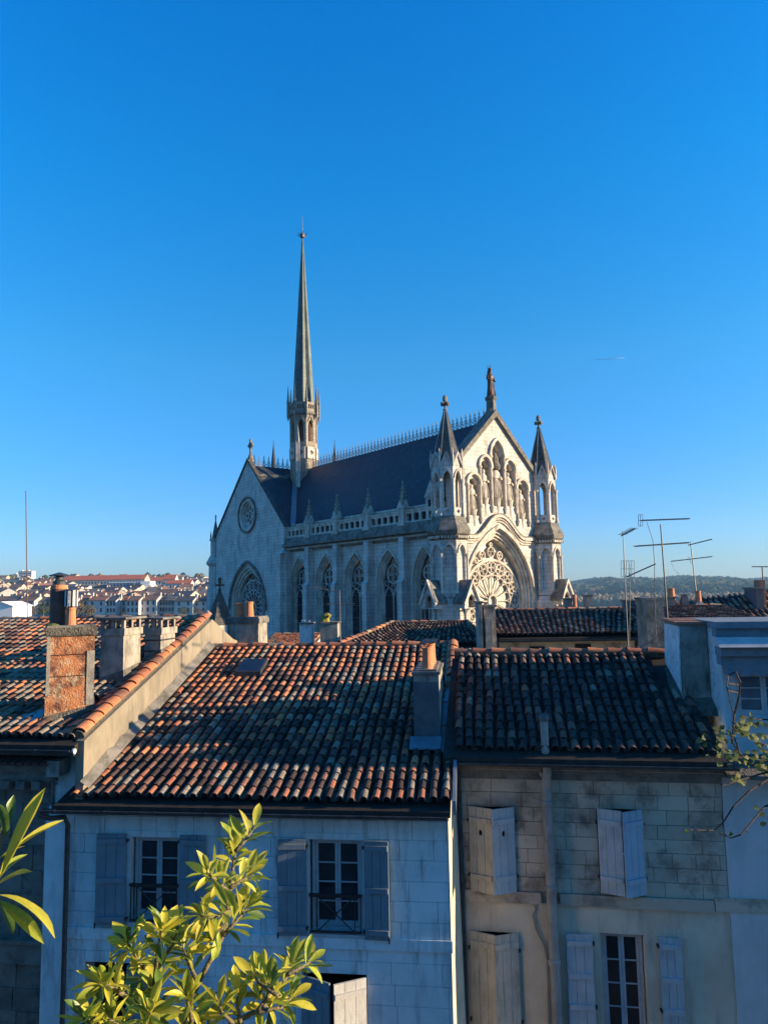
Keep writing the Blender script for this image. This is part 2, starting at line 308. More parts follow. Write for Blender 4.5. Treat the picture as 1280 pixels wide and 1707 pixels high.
m.band(arch(0, 13, 12.6, 4.75, 19.45, 10, False), arch(0, 13, 12.6, 4.5, 19.1, 10, False), 'y', -.18, .0)
m.build('archivolt', STONE_F, front)
# rose tracery
RC = 12.55; T = []
T.append(circ(0, RC, .48, 14))
for k in range(16):
    a = 2*math.pi*k/16+math.pi/16; d = Vector((math.cos(a), math.sin(a))); n_ = Vector((-d.y, d.x)); o_ = Vector((0, RC))
    pts = [o_+d*.72+n_*.05, o_+d*.72-n_*.05, o_+d*1.95-n_*.345]
    for q in range(1, 6):
        t = math.pi*q/6; pts.append(o_+d*(1.95+.33*math.sin(t))-n_*(.345*math.cos(t)))
    pts.append(o_+d*1.95+n_*.345); T.append([tuple(p) for p in reversed(pts)])
    a2 = 2*math.pi*k/16; T.append(foil(3.02*math.cos(a2), RC+3.02*math.sin(a2), .55, 4, 16, a2))
    T.append([(2.5*math.cos(a)+.0, RC+2.5*math.sin(a))] and circ(3.45*math.cos(a), RC+3.45*math.sin(a), .13, 6))
T += [foil(0, RC+4.42, .46, 4), foil(-1.2, RC+4.02, .36, 3, 12), foil(1.2, RC+4.02, .36, 3, 12), circ(-2.0, RC+3.55, .2, 8), circ(2.0, RC+3.55, .2, 8), circ(0, RC+5.12, .12, 6)]
m = MB()
def ringF(cx, cz, r, t=.08, n=20, y0=.98, y1=1.2): A_ = circ(cx, cz, r, n); A_.append(A_[0]); B_ = circ(cx, cz, r-t, n); B_.append(B_[0]); m.band(A_, B_, 'y', y0, y1)
ringF(0, RC, 3.82, .2, 48, .92); ringF(0, RC, 2.42, .1, 40); ringF(0, RC, .62, .15, 20, .92)
for k in range(16):
    a = 2*math.pi*k/16; cx_, cz_ = 3.03*math.cos(a), RC+3.03*math.sin(a); ringF(cx_, cz_, .61, .09, 18)
    for q in range(4): b_ = a+math.pi/2*q+math.pi/4; ringF(cx_+.27*math.cos(b_), cz_+.27*math.sin(b_), .27, .05, 10, 1.03)
    m.tube([(.55*math.cos(a), 1.06, RC+.55*math.sin(a)), (2.05*math.cos(a), 1.06, RC+2.05*math.sin(a))], .065, 6)
    a += math.pi/16; P_ = [((2.0*math.cos(a)+.37*math.cos(a-math.pi/2+math.pi*u/6)), (2.0*math.sin(a)+.37*math.sin(a-math.pi/2+math.pi*u/6))) for u in range(7)]
    m.tube([(x_, 1.06, RC+z_) for x_, z_ in P_], .06, 5); ringF(3.5*math.cos(a), RC+3.5*math.sin(a), .17, .05, 8)
for x_, z_, r_ in ((0, 4.45, .5), (-1.15, 4.15, .4), (1.15, 4.15, .4), (-1.95, 3.65, .28), (1.95, 3.65, .28), (0, 5.15, .2)):
    ringF(x_, RC+z_, r_, .09, 16)
    for q in range(3): b_ = math.pi*2/3*q+math.pi/2; ringF(x_+r_*.45*math.cos(b_), RC+z_+r_*.45*math.sin(b_), r_*.45, .05, 9, 1.03)
tr = m.build('rose_window', STONE_F, front)
m = MB(); m.plate(arch(0, 3, 13.0, 3.8, 18.2, 8), [], 'y', 1.24, 1.3); m.build('rose_glass', GLASSR, front)
# cornice and frieze climbing over the arch
def cyc(x): 
    t = min(1, abs(x)/3.3); return 17.95 + 2.0*(.5+.5*math.cos(math.pi*t**1.12))
xs = [-5.5, -4.3, -3.3, -3.0, -2.6, -2.1, -1.6, -1.1, -.6, -.2, 0, .2, .6, 1.1, 1.6, 2.1, 2.6, 3.0, 3.3, 4.3, 5.5]
m = MB(); m.band([(x, cyc(x)+.38) for x in xs], [(x, cyc(x)+.12) for x in xs], 'y', -.34, 0)
m.build('cornice', STONE_F, front)
m = MB(); m.band([(x, cyc(x)+.50) for x in xs], [(x, cyc(x)+.385) for x in xs], 'y', -.36, 0)
m.build('cornice_weathering', STONE_D, front)
m = MB()
for i in range(74):
    x = -5.4+10.8*i/73; z = cyc(x)-.02; m.M = Matrix.Translation((x, 0, z)) @ Matrix.Rotation(R(45), 4, 'Y'); m.box(-.075, .075, -.22, 0, -.075, .075)
m.M = I4; m.band([(x, cyc(x)-.16) for x in xs], [(x, cyc(x)-.3) for x in xs], 'y', -.14, 0)
m.build('frieze', STONE_F, front)
# gable coping, pedestal
for sgn in (-1, 1):
    m = MB(); m.hexa([(sgn*5.9, -.28, 23.75), (sgn*5.9, 1.1, 23.75), (0, 1.1, 29.45), (0, -.28, 29.45)], [(sgn*5.75, -.28, 24.45), (sgn*5.75, 1.1, 24.45), (0, 1.1, 30.05), (0, -.28, 30.05)])
    m.build('gable_coping', STONE_D, front)
m = MB(); m.lathe([(.62, 29.3), (.6, 29.9), (.48, 30.2), (.46, 31.0), (.58, 31.15), (.58, 31.3), (.42, 31.42)], 0, .35, 8, .5); m.build('pedestal', STONE_D, front)
# niches: back, columns, arch mouldings, statues
def figure(m, h, arms=True, crown=False, w=1.0):
    k = h/1.8
    m.lathe([(.30*k*w, 0), (.29*k*w, .15*k), (.235*k*w, .6*k), (.215*k*w, .95*k), (.25*k*w, 1.2*k), (.265*k*w, 1.36*k), (.17*k, 1.47*k), (.075*k, 1.52*k), (.08*k, 1.56*k)], 0, 0, 10, 0, 1, .72)
    m.lathe([(.05*k, 1.52*k), (.095*k, 1.58*k), (.11*k, 1.66*k), (.10*k, 1.74*k), (.05*k, 1.79*k)], 0, -.01*k, 8, 0, 1, 1.1)
    m.lathe([(.16*k, 1.42*k), (.145*k, 1.6*k), (.125*k, 1.74*k), (.05*k, 1.82*k)], 0, .05*k, 8)
    if arms:
        for s_ in (-1, 1):
            m.tube([(s_*.23*k, 0, 1.36*k), (s_*.31*k, -.03*k, 1.12*k), (s_*.24*k, -.2*k, 1.0*k), (s_*.05*k, -.27*k, 1.12*k)], [.085*k, .075*k, .065*k, .045*k], 6)
    for i in range(5):
        x = (-.2+.1*i)*k; m.tube([(x*1.25, -.19*k, .02*k), (x, -.165*k, .55*k), (x*.8, -.15*k, .95*k)], [.035*k, .028*k, .015*k], 5)
    if crown: m.lathe([(.10*k, 1.78*k), (.13*k, 1.88*k), (.07*k, 1.9*k)], 0, 0, 8)
for i, (cx, z0, zs, hw, za) in enumerate(NICHES):
    m = MB(); m.plate(arch(cx, z0, zs, hw-.002, za-.002, 5), [], 'y', .72, .88)
    m.build('niche_back', STONE_F, front)
    m = MB()
    m.band(arch(cx, zs, zs, hw+.24, za+.3, 7, False), arch(cx, zs, zs, hw+.02, za+.03, 7, False), 'y', -.22, 0)
    m.band(arch(cx, zs, zs, hw+.0, za+.0, 7, False), arch(cx, zs, zs, hw-.2, za-.3, 7, False), 'y', .1, .55)
    m.build('niche_arch', STONE_F, front)
    for s_ in (-1, 1):
        m = MB(); x = cx+s_*(hw+.04); zb = z0-.35 if i in (0, 4) else z0-.3
        m.lathe([(.15, zb), (.19, zb+.12), (.10, zb+.3), (.095, zs-.25), (.17, zs-.12), (.19, zs)], x, -.08, 8)
        m.lathe([(.05, zb-.35), (.15, zb-.05), (.15, zb)], x, -.08, 8)
        m.build('niche_column', STONE_F, front)
    fh = (za-z0)*.62 if i != 2 else 3.2
    zb = z0+(.55 if i != 2 else .75)
    m = MB(); m.lathe([(.16, z0-.9), (.2, z0-.2), (.3, zb-.12), (.34, zb)], cx, .1, 8); m.build('niche_pedestal', STONE_F, front)
    m = MB(); m.M = Matrix.Translation((cx, .28, zb)); figure(m, fh, True, i == 2, 1.0 if i != 2 else .95); m.build('niche_statue', STONE_F, front, smooth=True)
    if i == 2:
        m = MB(); m.lathe([(.42, 24.5), (.5, 24.8), (.3, 25.3), (.34, 25.5), (.1, 26.1)], cx, .25, 8); m.build('niche_canopy', STONE_D, front)
# --- octagonal corner towers
def octside(k, cx, cy): return Matrix.Translation((cx, cy, 0)) @ Matrix.Rotation(k*math.pi/4, 4, 'Z')
def cross(m, cx, cy, z, s, th=.12):
    m.lathe([(.16*s, z), (.22*s, z+.12*s), (.1*s, z+.25*s), (.1*s, z+.55*s)], cx, cy, 8)
    m.box(cx-.42*s, cx+.42*s, cy-th*s, cy+th*s, z+.52*s, z+.74*s); m.box(cx-th*s, cx+th*s, cy-.42*s, cy+.42*s, z+.52*s, z+.74*s)
    m.lathe([(.13*s, z+.74*s), (.2*s, z+.95*s), (.2*s, z+1.25*s), (.08*s, z+1.42*s)], cx, cy, 8)
def corner_tower(cx, cy):
    t = MB(); t.lathe([(1.75, 0), (1.75, 12.2), (1.55, 12.9), (1.42, 13.0), (1.42, 17.6)], cx, cy, 8, .5)
    tw = t.build('corner_tower', STONE, church)
    m = MB()
    for k in range(8):
        m.M = octside(k, cx, cy); ap = 1.50; hw = ap*math.tan(math.pi/8)
        m.plate(rect(-hw, hw, 13.0, 17.75), [arch(0, 13.45, 16.7, .40, 17.4, 4)], 'y', -ap, -ap+.18)
    m.M = I4; m.build('blind_arcade', STONE, tw)
    for k in range(8):
        m = MB(); m.M = octside(k, cx, cy); hx = 1.50*math.tan(math.pi/8)
        m.lathe([(.15, 13.3), (.15, 13.5), (.085, 13.6), (.08, 16.3), (.15, 16.5), (.17, 16.65)], hx, -1.54, 8)
        m.band(arch(0, 16.7, 16.68, .50, 17.55, 5, False), arch(0, 16.7, 16.68, .40, 17.4, 5, False), 'y', -1.6, -1.5)
        m.build('column', STONE_F, tw)
    m = MB(); m.lathe([(1.62, 17.75), (1.75, 17.9), (1.75, 18.15), (1.95, 18.3), (2.02, 18.6), (1.95, 18.75), (1.6, 19.4), (1.5, 19.75), (1.35, 19.8)], cx, cy, 8, .5)
    m.build('tower_cornice', STONE_D, tw)
    m = MB()
    for k in range(8):
        m.M = octside(k, cx, cy)
        for q in range(5): m.box(-.6+.26*q, -.46+.26*q, -1.80, -1.5, 17.92, 18.12)
    m.M = I4; m.build('frieze', STONE_F, tw)
    m = MB()
    for k in range(8):
        m.M = octside(k, cx, cy); ap = 1.27; hw = ap*math.tan(math.pi/8)
        m.plate([(-hw, 19.8), (hw, 19.8), (hw, 24.15), (0, 25.2), (-hw, 24.15)], [arch(0, 20.55, 22.95, .30, 23.65, 4), foil(0, 20.2, .18, 4, 12)], 'y', -ap, -ap+.2)
    m.M = I4; m.build('open_gallery', STONE, tw)
    for k in range(8):
        m = MB(); m.M = octside(k, cx, cy); hx = 1.27*math.tan(math.pi/8)
        m.lathe([(.16, 19.8), (.17, 20.0), (.10, 20.1), (.095, 22.6), (.17, 22.8), (.19, 22.95)], hx, -1.33, 8)
        m.band(arch(0, 22.95, 22.95, .44, 23.85, 5, False), arch(0, 22.95, 22.95, .32, 23.68, 5, False), 'y', -1.36, -1.26)
        m.band([(-.6, 24.05), (0, 25.35), (.6, 24.05)], [(-.52, 24.0), (0, 25.15), (.52, 24.0)], 'y', -1.42, -1.1)
        m.lathe([(.1, 24.0), (.12, 24.8), (.03, 25.6)], hx, -1.35, 6)
        m.build('gable_and_column', STONE_F, tw)
    m = MB(); m.lathe([(1.3, 23.7), (1.22, 24.3), (1.22, 24.9), (.12, 29.2)], cx, cy, 8, .5); m.build('tower_spire', STONE_P, tw)
    m = MB()
    for k in range(8):
        a = math.pi/4*(k+.5); m.tube([(cx+1.22*math.cos(a), cy+1.22*math.sin(a), 24.9), (cx+.13*math.cos(a), cy+.13*math.sin(a), 29.2)], .045, 4)
    m.build('spire_rib', STONE_F, tw)
    m = MB(); cross(m, cx, cy, 29.1, 1.0); m.build('cross_finial', STONE_D, tw)
    return tw
def gablet(tw, cx, cy, dirn):
    """small gabled porch of two columns on the foot of a tower, facing -y turned by dirn"""
    m = MB(); m.M = Matrix.Translation((cx, cy, 0)) @ Matrix.Rotation(dirn, 4, 'Z')
    m.box(-.62, .62, -2.2, -1.2, 0, 10.6); m.box(-.85, -.6, -2.3, -1.3, 12.1, 12.75); m.box(.6, .85, -2.3, -1.3, 12.1, 12.75)
    m.plate([(-.85, 12.1), (.85, 12.1), (.85, 12.7), (0, 14.15), (-.85, 12.7)], [arch(0, 12.15, 12.6, .42, 13.3, 4)], 'y', -2.5, -2.25)
    m.box(-.6, .6, -1.7, -1.3, 10.5, 13)
    m.build('gabled_buttress', STONE, tw)
    m = MB(); m.M = Matrix.Translation((cx, cy, 0)) @ Matrix.Rotation(dirn, 4, 'Z')
    for s_ in (-1, 1):
        m.lathe([(.16, 10.5), (.1, 10.7), (.095, 11.8), (.18, 12.0), (.19, 12.1)], s_*.68, -2.35, 8)
        m.hexa([(s_*1.0, -2.62, 12.45), (s_*1.0, -1.3, 12.45), (0, -1.3, 14.2), (0, -2.62, 14.2)], [(s_*1.02, -2.62, 12.7), (s_*1.02, -1.3, 12.7), (0, -1.3, 14.45), (0, -2.62, 14.45)])
    m.build('gablet_roof', STONE_D, tw)
    m = MB(); m.M = Matrix.Translation((cx, cy, 0)) @ Matrix.Rotation(dirn, 4, 'Z'); m.band([(-1.04, 12.5), (0, 14.5), (1.04, 12.5)], [(-.9, 12.35), (0, 14.15), (.9, 12.35)], 'y', -2.7, -2.5); m.build('gablet_coping', STONE_F, tw)
tl = corner_tower(-6.12, .15); trw = corner_tower(6.5, .15)
for k_ in (0, -math.pi/2, -math.pi/4*1.0): 
    if k_ == -math.pi/4: continue
    gablet(tl, -6.12, .15, k_)
gablet(tl, -5.2, .35, R(18)) if False else None
gablet(trw, 6.5, .15, 0)
# --- nave side wall
BAYS = [5.8, 11.05, 16.3, 21.55]; WC = [3.15, 8.42, 13.68, 18.93, 24.1]
m = MB(); m.plate(rect(1.2, 26.4, 0, 18.6), [arch(c_, 5, 14.3, 1.80, 17.45, 7) for c_ in WC[1:]]+[arch(WC[0]+.35, 5, 14.3, 1.5, 17.45, 7)], 'x', -6.0, -5.6)
m.box(5.6, 6.0, 1, 26, 0, 19); nave = m.build('nave_wall', STONE, church)
for i, c_ in enumerate(WC):
    if i == 0: c_ += .35
    m = MB(); w = 1.80 if i else 1.5
    for ho, zo, hw, za, a0, a1 in ((w, 17.45, w-.14, 17.27, -5.86, -5.4), (w-.14, 17.27, w-.28, 17.09, -5.72, -5.3), (w-.28, 17.09, w-.40, 16.92, -5.58, -5.2)):
        m.band(arch(c_, 14, 14.3, ho-.002, zo, 8, False), arch(c_, 14, 14.3, hw, za, 8, False), 'x', a0, a1)
        for s_ in (-1, 1): m.box(a0, a1, min(c_+s_*ho, c_+s_*hw), max(c_+s_*ho, c_+s_*hw), 5, 14.3)
    m.band(arch(c_, 14, 14.3, w+.17, 17.7, 8, False), arch(c_, 14, 14.3, w+.02, 17.48, 8, False), 'x', -6.1, -6.0)
    wd = m.build('nave_window', STONE_F, church)
    hw = w-.41
    m = MB(); q_ = .075
    for cc_ in (c_-hw*.5, c_+hw*.5): m.band(arch(cc_, 12, 12.8, hw*.5, 14.05, 6, False), arch(cc_, 12, 12.8, hw*.5-q_, 13.95, 6, False), 'x', -5.5, -5.41)
    for yy_ in (c_-hw+.03, c_, c_+hw-.03): m.box(-5.52, -5.41, yy_-.05, yy_+.05, 5, 12.9 if yy_ != c_ else 13.6)
    def ring_(cy, cz, r, t=.07, n=18): A_ = circ(cy, cz, r, n); A_.append(A_[0]); B_ = circ(cy, cz, r-t, n); B_.append(B_[0]); m.band(A_, B_, 'x', -5.5, -5.41)
    ring_(c_, 15.2, hw*.66, .09)
    for k in range(4): ring_(c_+hw*.31*math.cos(math.pi/2*k+math.pi/4), 15.2+hw*.31*math.sin(math.pi/2*k+math.pi/4), hw*.31, .05, 12)
    ring_(c_, 13.95, hw*.22, .05, 10); ring_(c_-hw*.7, 14.35, hw*.2, .05, 10); ring_(c_+hw*.7, 14.35, hw*.2, .05, 10)
    m.build('tracery', STONE_F, wd)
    m = MB(); m.plate(arch(c_, 5, 14.3, hw, 16.9, 8), [], 'x', -5.40, -5.37); m.build('pane', GLASSD, wd)
    for z in (7.4, 8.6, 9.8, 11.0, 12.2, 13.2): m = MB(); m.box(-5.40, -5.37, c_-hw, c_+hw, z, z+.06); m.build('saddle_bar', IRON, wd)
for i, b_ in enumerate(BAYS+[26.05]):
    if i == 4: continue
    m = MB(); m.box(-6.7, -5.98, b_-.36, b_+.36, 14.6, 18.5); m.hexa([(-7.05, b_-.38, 14.3), (-7.05, b_+.38, 14.3), (-5.98, b_+.38, 14.3), (-5.98, b_-.38, 14.3)], [(-6.7, b_-.36, 14.75), (-6.7, b_+.36, 14.75), (-5.98, b_+.36, 14.75), (-5.98, b_-.36, 14.75)])
    m.box(-7.0, -5.98, b_-.36, b_+.36, 0, 14.3); m.build('buttress', STONE, church)
m = MB(); m.box(-6.35, -5.5, 1.4, 26.4, 18.5, 18.75); m.hexa([(-6.85, 1.4, 19.0), (-6.85, 26.4, 19.0), (-5.5, 26.4, 19.0), (-5.5, 1.4, 19.0)], [(-6.5, 1.4, 19.75), (-6.5, 26.4, 19.75), (-5.5, 26.4, 19.75), (-5.5, 1.4, 19.75)])
m.box(-6.85, -5.5, 1.4, 26.4, 18.75, 19.0); m.box(-6.18, -6.0, 1.4, 26.4, 18.2, 18.5); m.build('nave_cornice', STONE_D, church)
m = MB()
for i in range(72):
    y = 1.6+.34*i; m.M = Matrix.Translation((0, y, 18.52)) @ Matrix.Rotation(R(45), 4, 'X'); m.box(-6.55, -6.2, -.085, .085, -.085, .085)
m.M = I4; m.build('nave_frieze', STONE_F, church)
ends = [1.4]+BAYS+[26.3]
for i in range(5):
    y0, y1 = ends[i]+(.35 if i else .1), ends[i+1]-.35; n_ = 5 if y1-y0 > 4 else 4; st = (y1-y0)/n_
    m = MB(); m.plate(rect(y0, y1, 19.72, 20.78), [foil(y0+st*(q+.5), 20.24, min(.46, st*.44), 4, 16, math.pi/4) for q in range(n_)], 'x', -6.38, -6.2)
    m.box(-6.46, -6.12, y0, y1, 20.78, 20.92); m.build('balustrade', STONE_F, church)
for b_ in BAYS:
    m = MB(); m.box(-6.65, -5.95, b_-.36, b_+.36, 19.7, 21.2); m.box(-6.75, -5.85, b_-.46, b_+.46, 19.5, 19.75)
    for ax in (0, 1):
        if ax: m.plate([(b_-.45, 21.1), (b_+.45, 21.1), (b_, 21.9)], [], 'x', -6.75, -5.85)
        else: m.plate([(-6.75, 21.1), (-5.85, 21.1), (-6.3, 21.9)], [], 'y', b_-.45, b_+.45)
    pn = m.build('pinnacle', STONE_F, church)
    m = MB(); m.lathe([(.38, 21.3), (.06, 23.4), (.15, 23.5), (.04, 23.7)], -6.3, b_, 4, .5)
    for q in range(5):
        z = 21.6+.34*q; r_ = .38*(1-(z-21.3)/2.15)+.05
        for a in range(4): m.M = Matrix.Translation((-6.3, b_, z)) @ Matrix.Rotation(math.pi/2*a+math.pi/4, 4, 'Z'); m.box(r_-.03, r_+.1, -.045, .045, -.05, .07)
    m.M = I4; m.build('crocketed_top', STONE_G, pn)
m = MB(); m.box(-5.45, -5.0, 1.0, 26.2, 19.7, 20.85); m.build('walkway_shade_wall', SLATE, church)  # dark colour stands in for the shade behind the balustrade
m = MB(); m.box(-5.75, -5.0, 1.0, 26.2, 20.85, 21.1); m.box(-5.85, -5.2, 1.0, 26.2, 21.1, 21.3); m.build('parapet_gutter', STONE_F, church)
m = MB(); m.box(-6.1, -4.9, 1.6, 3.0, 19.7, 21.9); m.plate([(-6.15, 21.8), (-4.9, 21.8), (-5.55, 23.2)], [], 'y', 1.5, 3.1)
m.plate([(1.5, 21.8), (3.1, 21.8), (2.3, 23.2)], [], 'x', -6.2, -4.6); st_ = m.build('stair_turret', STONE_F, church)
m = MB(); m.box(-6.12, -6.09, 1.95, 2.65, 20.3, 21.6); m.build('door', DARKM, st_)
# --- roofs
m = MB(); m.hexa([(-5.5, .9, 21.2), (5.5, .9, 21.2), (5.5, 42, 21.2), (-5.5, 42, 21.2)], [(-.05, .9, 29.1), (.05, .9, 29.1), (.05, 42, 29.1), (-.05, 42, 29.1)])
nroof = m.build('nave_roof', SLATE, church)
m = MB()   # one cresting motif: posts, scrolls and a fleur
def ringp(cx, cz, r, n=9, a0=0, a1=2*math.pi): return [(0, cx+r*math.cos(a0+(a1-a0)*i/(n-1)), cz+r*math.sin(a0+(a1-a0)*i/(n-1))) for i in range(n)]
m.tube([(0, 0, 0), (0, 0, 1.3)], .045, 4); m.tube(ringp(0, .6, .2), .035, 4, False); m.tube(ringp(0, .32, .22), .035, 4, False); m.tube(ringp(.28, .2, .17, 7, 0, math.pi), .03, 4); m.tube(ringp(-.28, .2, .17, 7, 0, math.pi), .03, 4)
m.tube([(0, -.36, .06), (0, .36, .06)], .035, 4); m.tube([(0, -.17, .95), (0, 0, 1.05), (0, .17, .95)], .035, 4); m.tube([(0, -.2, .72), (0, 0, .62), (0, .2, .72)], .03, 4)
m.lathe([(.02, 1.1), (.07, 1.2), (.015, 1.42)], 0, 0, 5)
crest = m.mesh('cresting', IRON)
for i in range(50): inst('cresting', crest, nroof, Matrix.Translation((0, 1.3+.59*i, 29.08)))
# transept
TY0, TY1, TX = 26.05, 43.0, -6.8; TC = (TY0+TY1)/2
m = MB(); m.plate([(TY0, 0), (TY1, 0), (TY1, 21.3), (TC, 30.0), (TY0, 21.3)], [circ(TC, 23.2, 1.62, 28), arch(TC, 2, 11.9, 4.3, 17.1, 10)], 'x', TX, TX+.6)
m.box(TX+.6, -5, TY0, TY0+.6, 0, 21.1); m.box(TX+.6, -5, TY1-.6, TY1, 0, 21.1); m.box(-TX-.6, -TX, TY0, TY1, 0, 21)
tra = m.build('transept_wall', STONE, church)
m = MB()
for ho, hi, a0 in ((2.03, 1.64, TX-.08), (1.62, 1.42, TX+.15), (1.42, 1.25, TX+.3)):
    A_ = circ(TC, 23.2, ho, 32); A_.append(A_[0]); B_ = circ(TC, 23.2, hi, 32); B_.append(B_[0]); m.band(A_, B_, 'x', a0, a0+.25)
m.build('round_window', STONE_F, tra)
m = MB(); A_ = circ(TC, 23.2, 2.25, 32); A_.append(A_[0]); B_ = circ(TC, 23.2, 2.05, 32); B_.append(B_[0]); m.band(A_, B_, 'x', TX-.22, TX); m.build('round_hood_mould', STONE_D, tra)
m = MB(); m.plate(circ(TC, 23.2, 1.27, 28), [foil(TC, 23.2, .5, 6, 24)]+[foil(TC+.85*math.cos(math.pi/4*k), 23.2+.85*math.sin(math.pi/4*k), .28, 4, 12) for k in range(8)], 'x', TX+.4, TX+.5); m.build('tracery', STONE_F, tra)
SKYG = mat('pale_blue_glass', (0.07, 0.12, 0.15), (0.03, 0.05, 0.07), rough=0.25, spec=0.6, bump=0.1)
m = MB(); m.plate(circ(TC, 23.2, 1.27, 28), [], 'x', TX+.52, TX+.56); m.build('pane', SKYG, tra)
m = MB()
for ho, zo, hw, za, a0, a1 in ((4.3, 17.1, 4.0, 16.75, TX+.15, TX+.7), (4.0, 16.75, 3.7, 16.4, TX+.35, TX+.9), (3.7, 16.4, 3.45, 16.1, TX+.55, TX+1.1)):
    m.band(arch(TC, 11, 11.9, ho-.002, zo, 10, False), arch(TC, 11, 11.9, hw, za, 10, False), 'x', a0, a1)
    for s_ in (-1, 1): m.box(a0, a1, min(TC+s_*ho, TC+s_*hw), max(TC+s_*ho, TC+s_*hw), 2, 11.9)
m.build('archivolt', STONE_F, tra)
m = MB(); m.band(arch(TC, 11, 11.6, 4.75, 17.65, 10, False), arch(TC, 11, 11.6, 4.45, 17.3, 10, False), 'x', TX-.2, TX); m.build('hood_mould', STONE_D, tra)
T = [circ(TC, 11.9, .45, 12)]
for k in range(16):
    a = 2*math.pi*k/16+math.pi/16; d = Vector((math.cos(a), math.sin(a))); n_ = Vector((-d.y, d.x)); o_ = Vector((TC, 11.9))
    T.append([tuple(p) for p in (o_+d*.7+n_*.05, o_+d*.7-n_*.05, o_+d*1.8-n_*.31, o_+d*2.12, o_+d*1.8+n_*.31)][::-1])
    a2 = 2*math.pi*k/16; T.append(foil(TC+2.75*math.cos(a2), 11.9+2.75*math.sin(a2), .50, 4, 14, a2))
T += [foil(TC, 15.35, .33, 4, 12), circ(TC-.8, 15.1, .2, 8), circ(TC+.8, 15.1, .2, 8)]
m = MB()
def ringT(cy, cz, r, t=.08, n=20): A_ = circ(cy, cz, r, n); A_.append(A_[0]); B_ = circ(cy, cz, r-t, n); B_.append(B_[0]); m.band(A_, B_, 'x', TX+.82, TX+.93)
for r_, t_ in ((3.42, .16), (2.2, .1), (.62, .14)): ringT(TC, 11.9, r_, t_, 40)
for k in range(16):
    a = 2*math.pi*k/16; m.tube([(TX+.86, TC+.6*math.cos(a), 11.9+.6*math.sin(a)), (TX+.86, TC+2.15*math.cos(a), 11.9+2.15*math.sin(a))], .055, 5)
    a += math.pi/16; ringT(TC+2.77*math.cos(a), 11.9+2.77*math.sin(a), .56, .07, 14); ringT(TC+2.77*math.cos(a), 11.9+2.77*math.sin(a), .28, .05, 8); ringT(TC+1.95*math.cos(a), 11.9+1.95*math.sin(a), .34, .06, 10)
for y_, z_, r_ in ((0, 15.45, .42), (-.95, 15.15, .3), (.95, 15.15, .3)): ringT(TC+y_, z_, r_, .07, 12)
m.build('transept_rose', STONE, tra)
m = MB(); m.plate(arch(TC, 2, 11.9, 3.44, 16.1, 10), [], 'x', TX+.97, TX+1.0); m.build('pane', GLASSD, tra)
m = MB()
for s_, y in ((-1, TY0-.25), (1, TY1+.25)):
    m.hexa([(TX-.12, y, 21.05), (TX+.4, y, 21.05), (TX+.4, TC, 29.95), (TX-.12, TC, 29.95)], [(TX-.12, y, 21.42), (TX+.4, y, 21.42), (TX+.4, TC, 30.3), (TX-.12, TC, 30.3)])
m.build('gable_coping', STONE_P, tra)
m = MB(); m.lathe([(.45, 29.8), (.35, 30.4), (.18, 30.9), (.12, 31.4)], TX+.4, TC, 8); m.box(TX+.28, TX+.52, TC-.13, TC+.13, 31.2, 32.7); m.box(TX+.28, TX+.52, TC-.55, TC+.55, 31.75, 32.05)
A_ = circ(TC, 31.9, .42, 16); A_.append(A_[0]); B_ = circ(TC, 31.9, .28, 16); B_.append(B_[0]); m.band(A_, B_, 'x', TX+.3, TX+.5); m.build('gable_cross', STONE_D, tra)
m = MB(); m.box(TX-.5, TX+.02, TY0-.05, TY0+.75, 0, 18.0); m.box(TX-.0, -6.0, TY0-.45, TY0, 0, 18.1); m.hexa([(TX-.5, TY0-.45, 18.0), (-6, TY0-.45, 18.0), (-6, TY0+.75, 18.0), (TX-.5, TY0+.75, 18.0)], [(TX, TY0, 18.6), (-6, TY0, 18.6), (-6, TY0+.6, 18.6), (TX, TY0+.6, 18.6)]); m.box(TX-.25, TX+.01, TY0, TY0+.6, 18, 18.2)
m.build('corner_buttress', STONE, tra)
m = MB(); m.hexa([(TX+.6, TY0, 21.15), (TX+.6, TY1, 21.15), (-TX-.6, TY1, 21.15), (-TX-.6, TY0, 21.15)], [(TX+.6, TC-.05, 29.4), (TX+.6, TC+.05, 29.4), (-TX-.6, TC+.05, 29.4), (-TX-.6, TC-.05, 29.4)])
troof = m.build('transept_roof', SLATE, church)
k_ = (TC-TY0)/8.25
m = MB(); zt, zb = 29.35, 27.3; n_ = 9
top = [(TX+.7+i*.62, TC-(29.4-zt)*k_-.03, zt) for i in range(n_)]; bot = [(TX+.7+i*.62, TC-(29.4-(zb+rnd.uniform(-.5, .6)+.12*i))*k_-.05, 0) for i in range(n_)]
bot = [(x, y, 29.4-(TC-y-.05)/k_) for x, y, z in bot]
m.add(top+bot, [(i, i+1, n_+i+1, n_+i) for i in range(n_-1)]); m.build('mossy_slates', MOSSSLATE, troof, fix=False)
for i in range(9): inst('cresting', crest, troof, Matrix.Translation((TX+.9+.68*i, TC, 29.38)) @ Matrix.Rotation(math.pi/2, 4, 'Z'))
# valley flashing where transept roof meets nave roof
def vz(x): return 29.1-abs(x)*(7.9/5.5)
P = []
for x in (-5.4, -3.6, -1.8, -.3):
    z = vz(x); y = TC-(29.4-z)*k_; P.append((x, y, z))
m = MB()
for p, q in zip(P, P[1:]): m.hexa([(p[0]-.35, p[1]+.1, p[2]+.02), (p[0]+.3, p[1]-.45, p[2]+.02), (q[0]+.3, q[1]-.45, q[2]+.02), (q[0]-.35, q[1]+.1, q[2]+.02)], [(p[0]-.35, p[1]+.1, p[2]+.3), (p[0]+.3, p[1]-.45, p[2]+.12), (q[0]+.3, q[1]-.45, q[2]+.12), (q[0]-.35, q[1]+.1, q[2]+.3)])
m.build('valley_flashing', ZINC, troof)
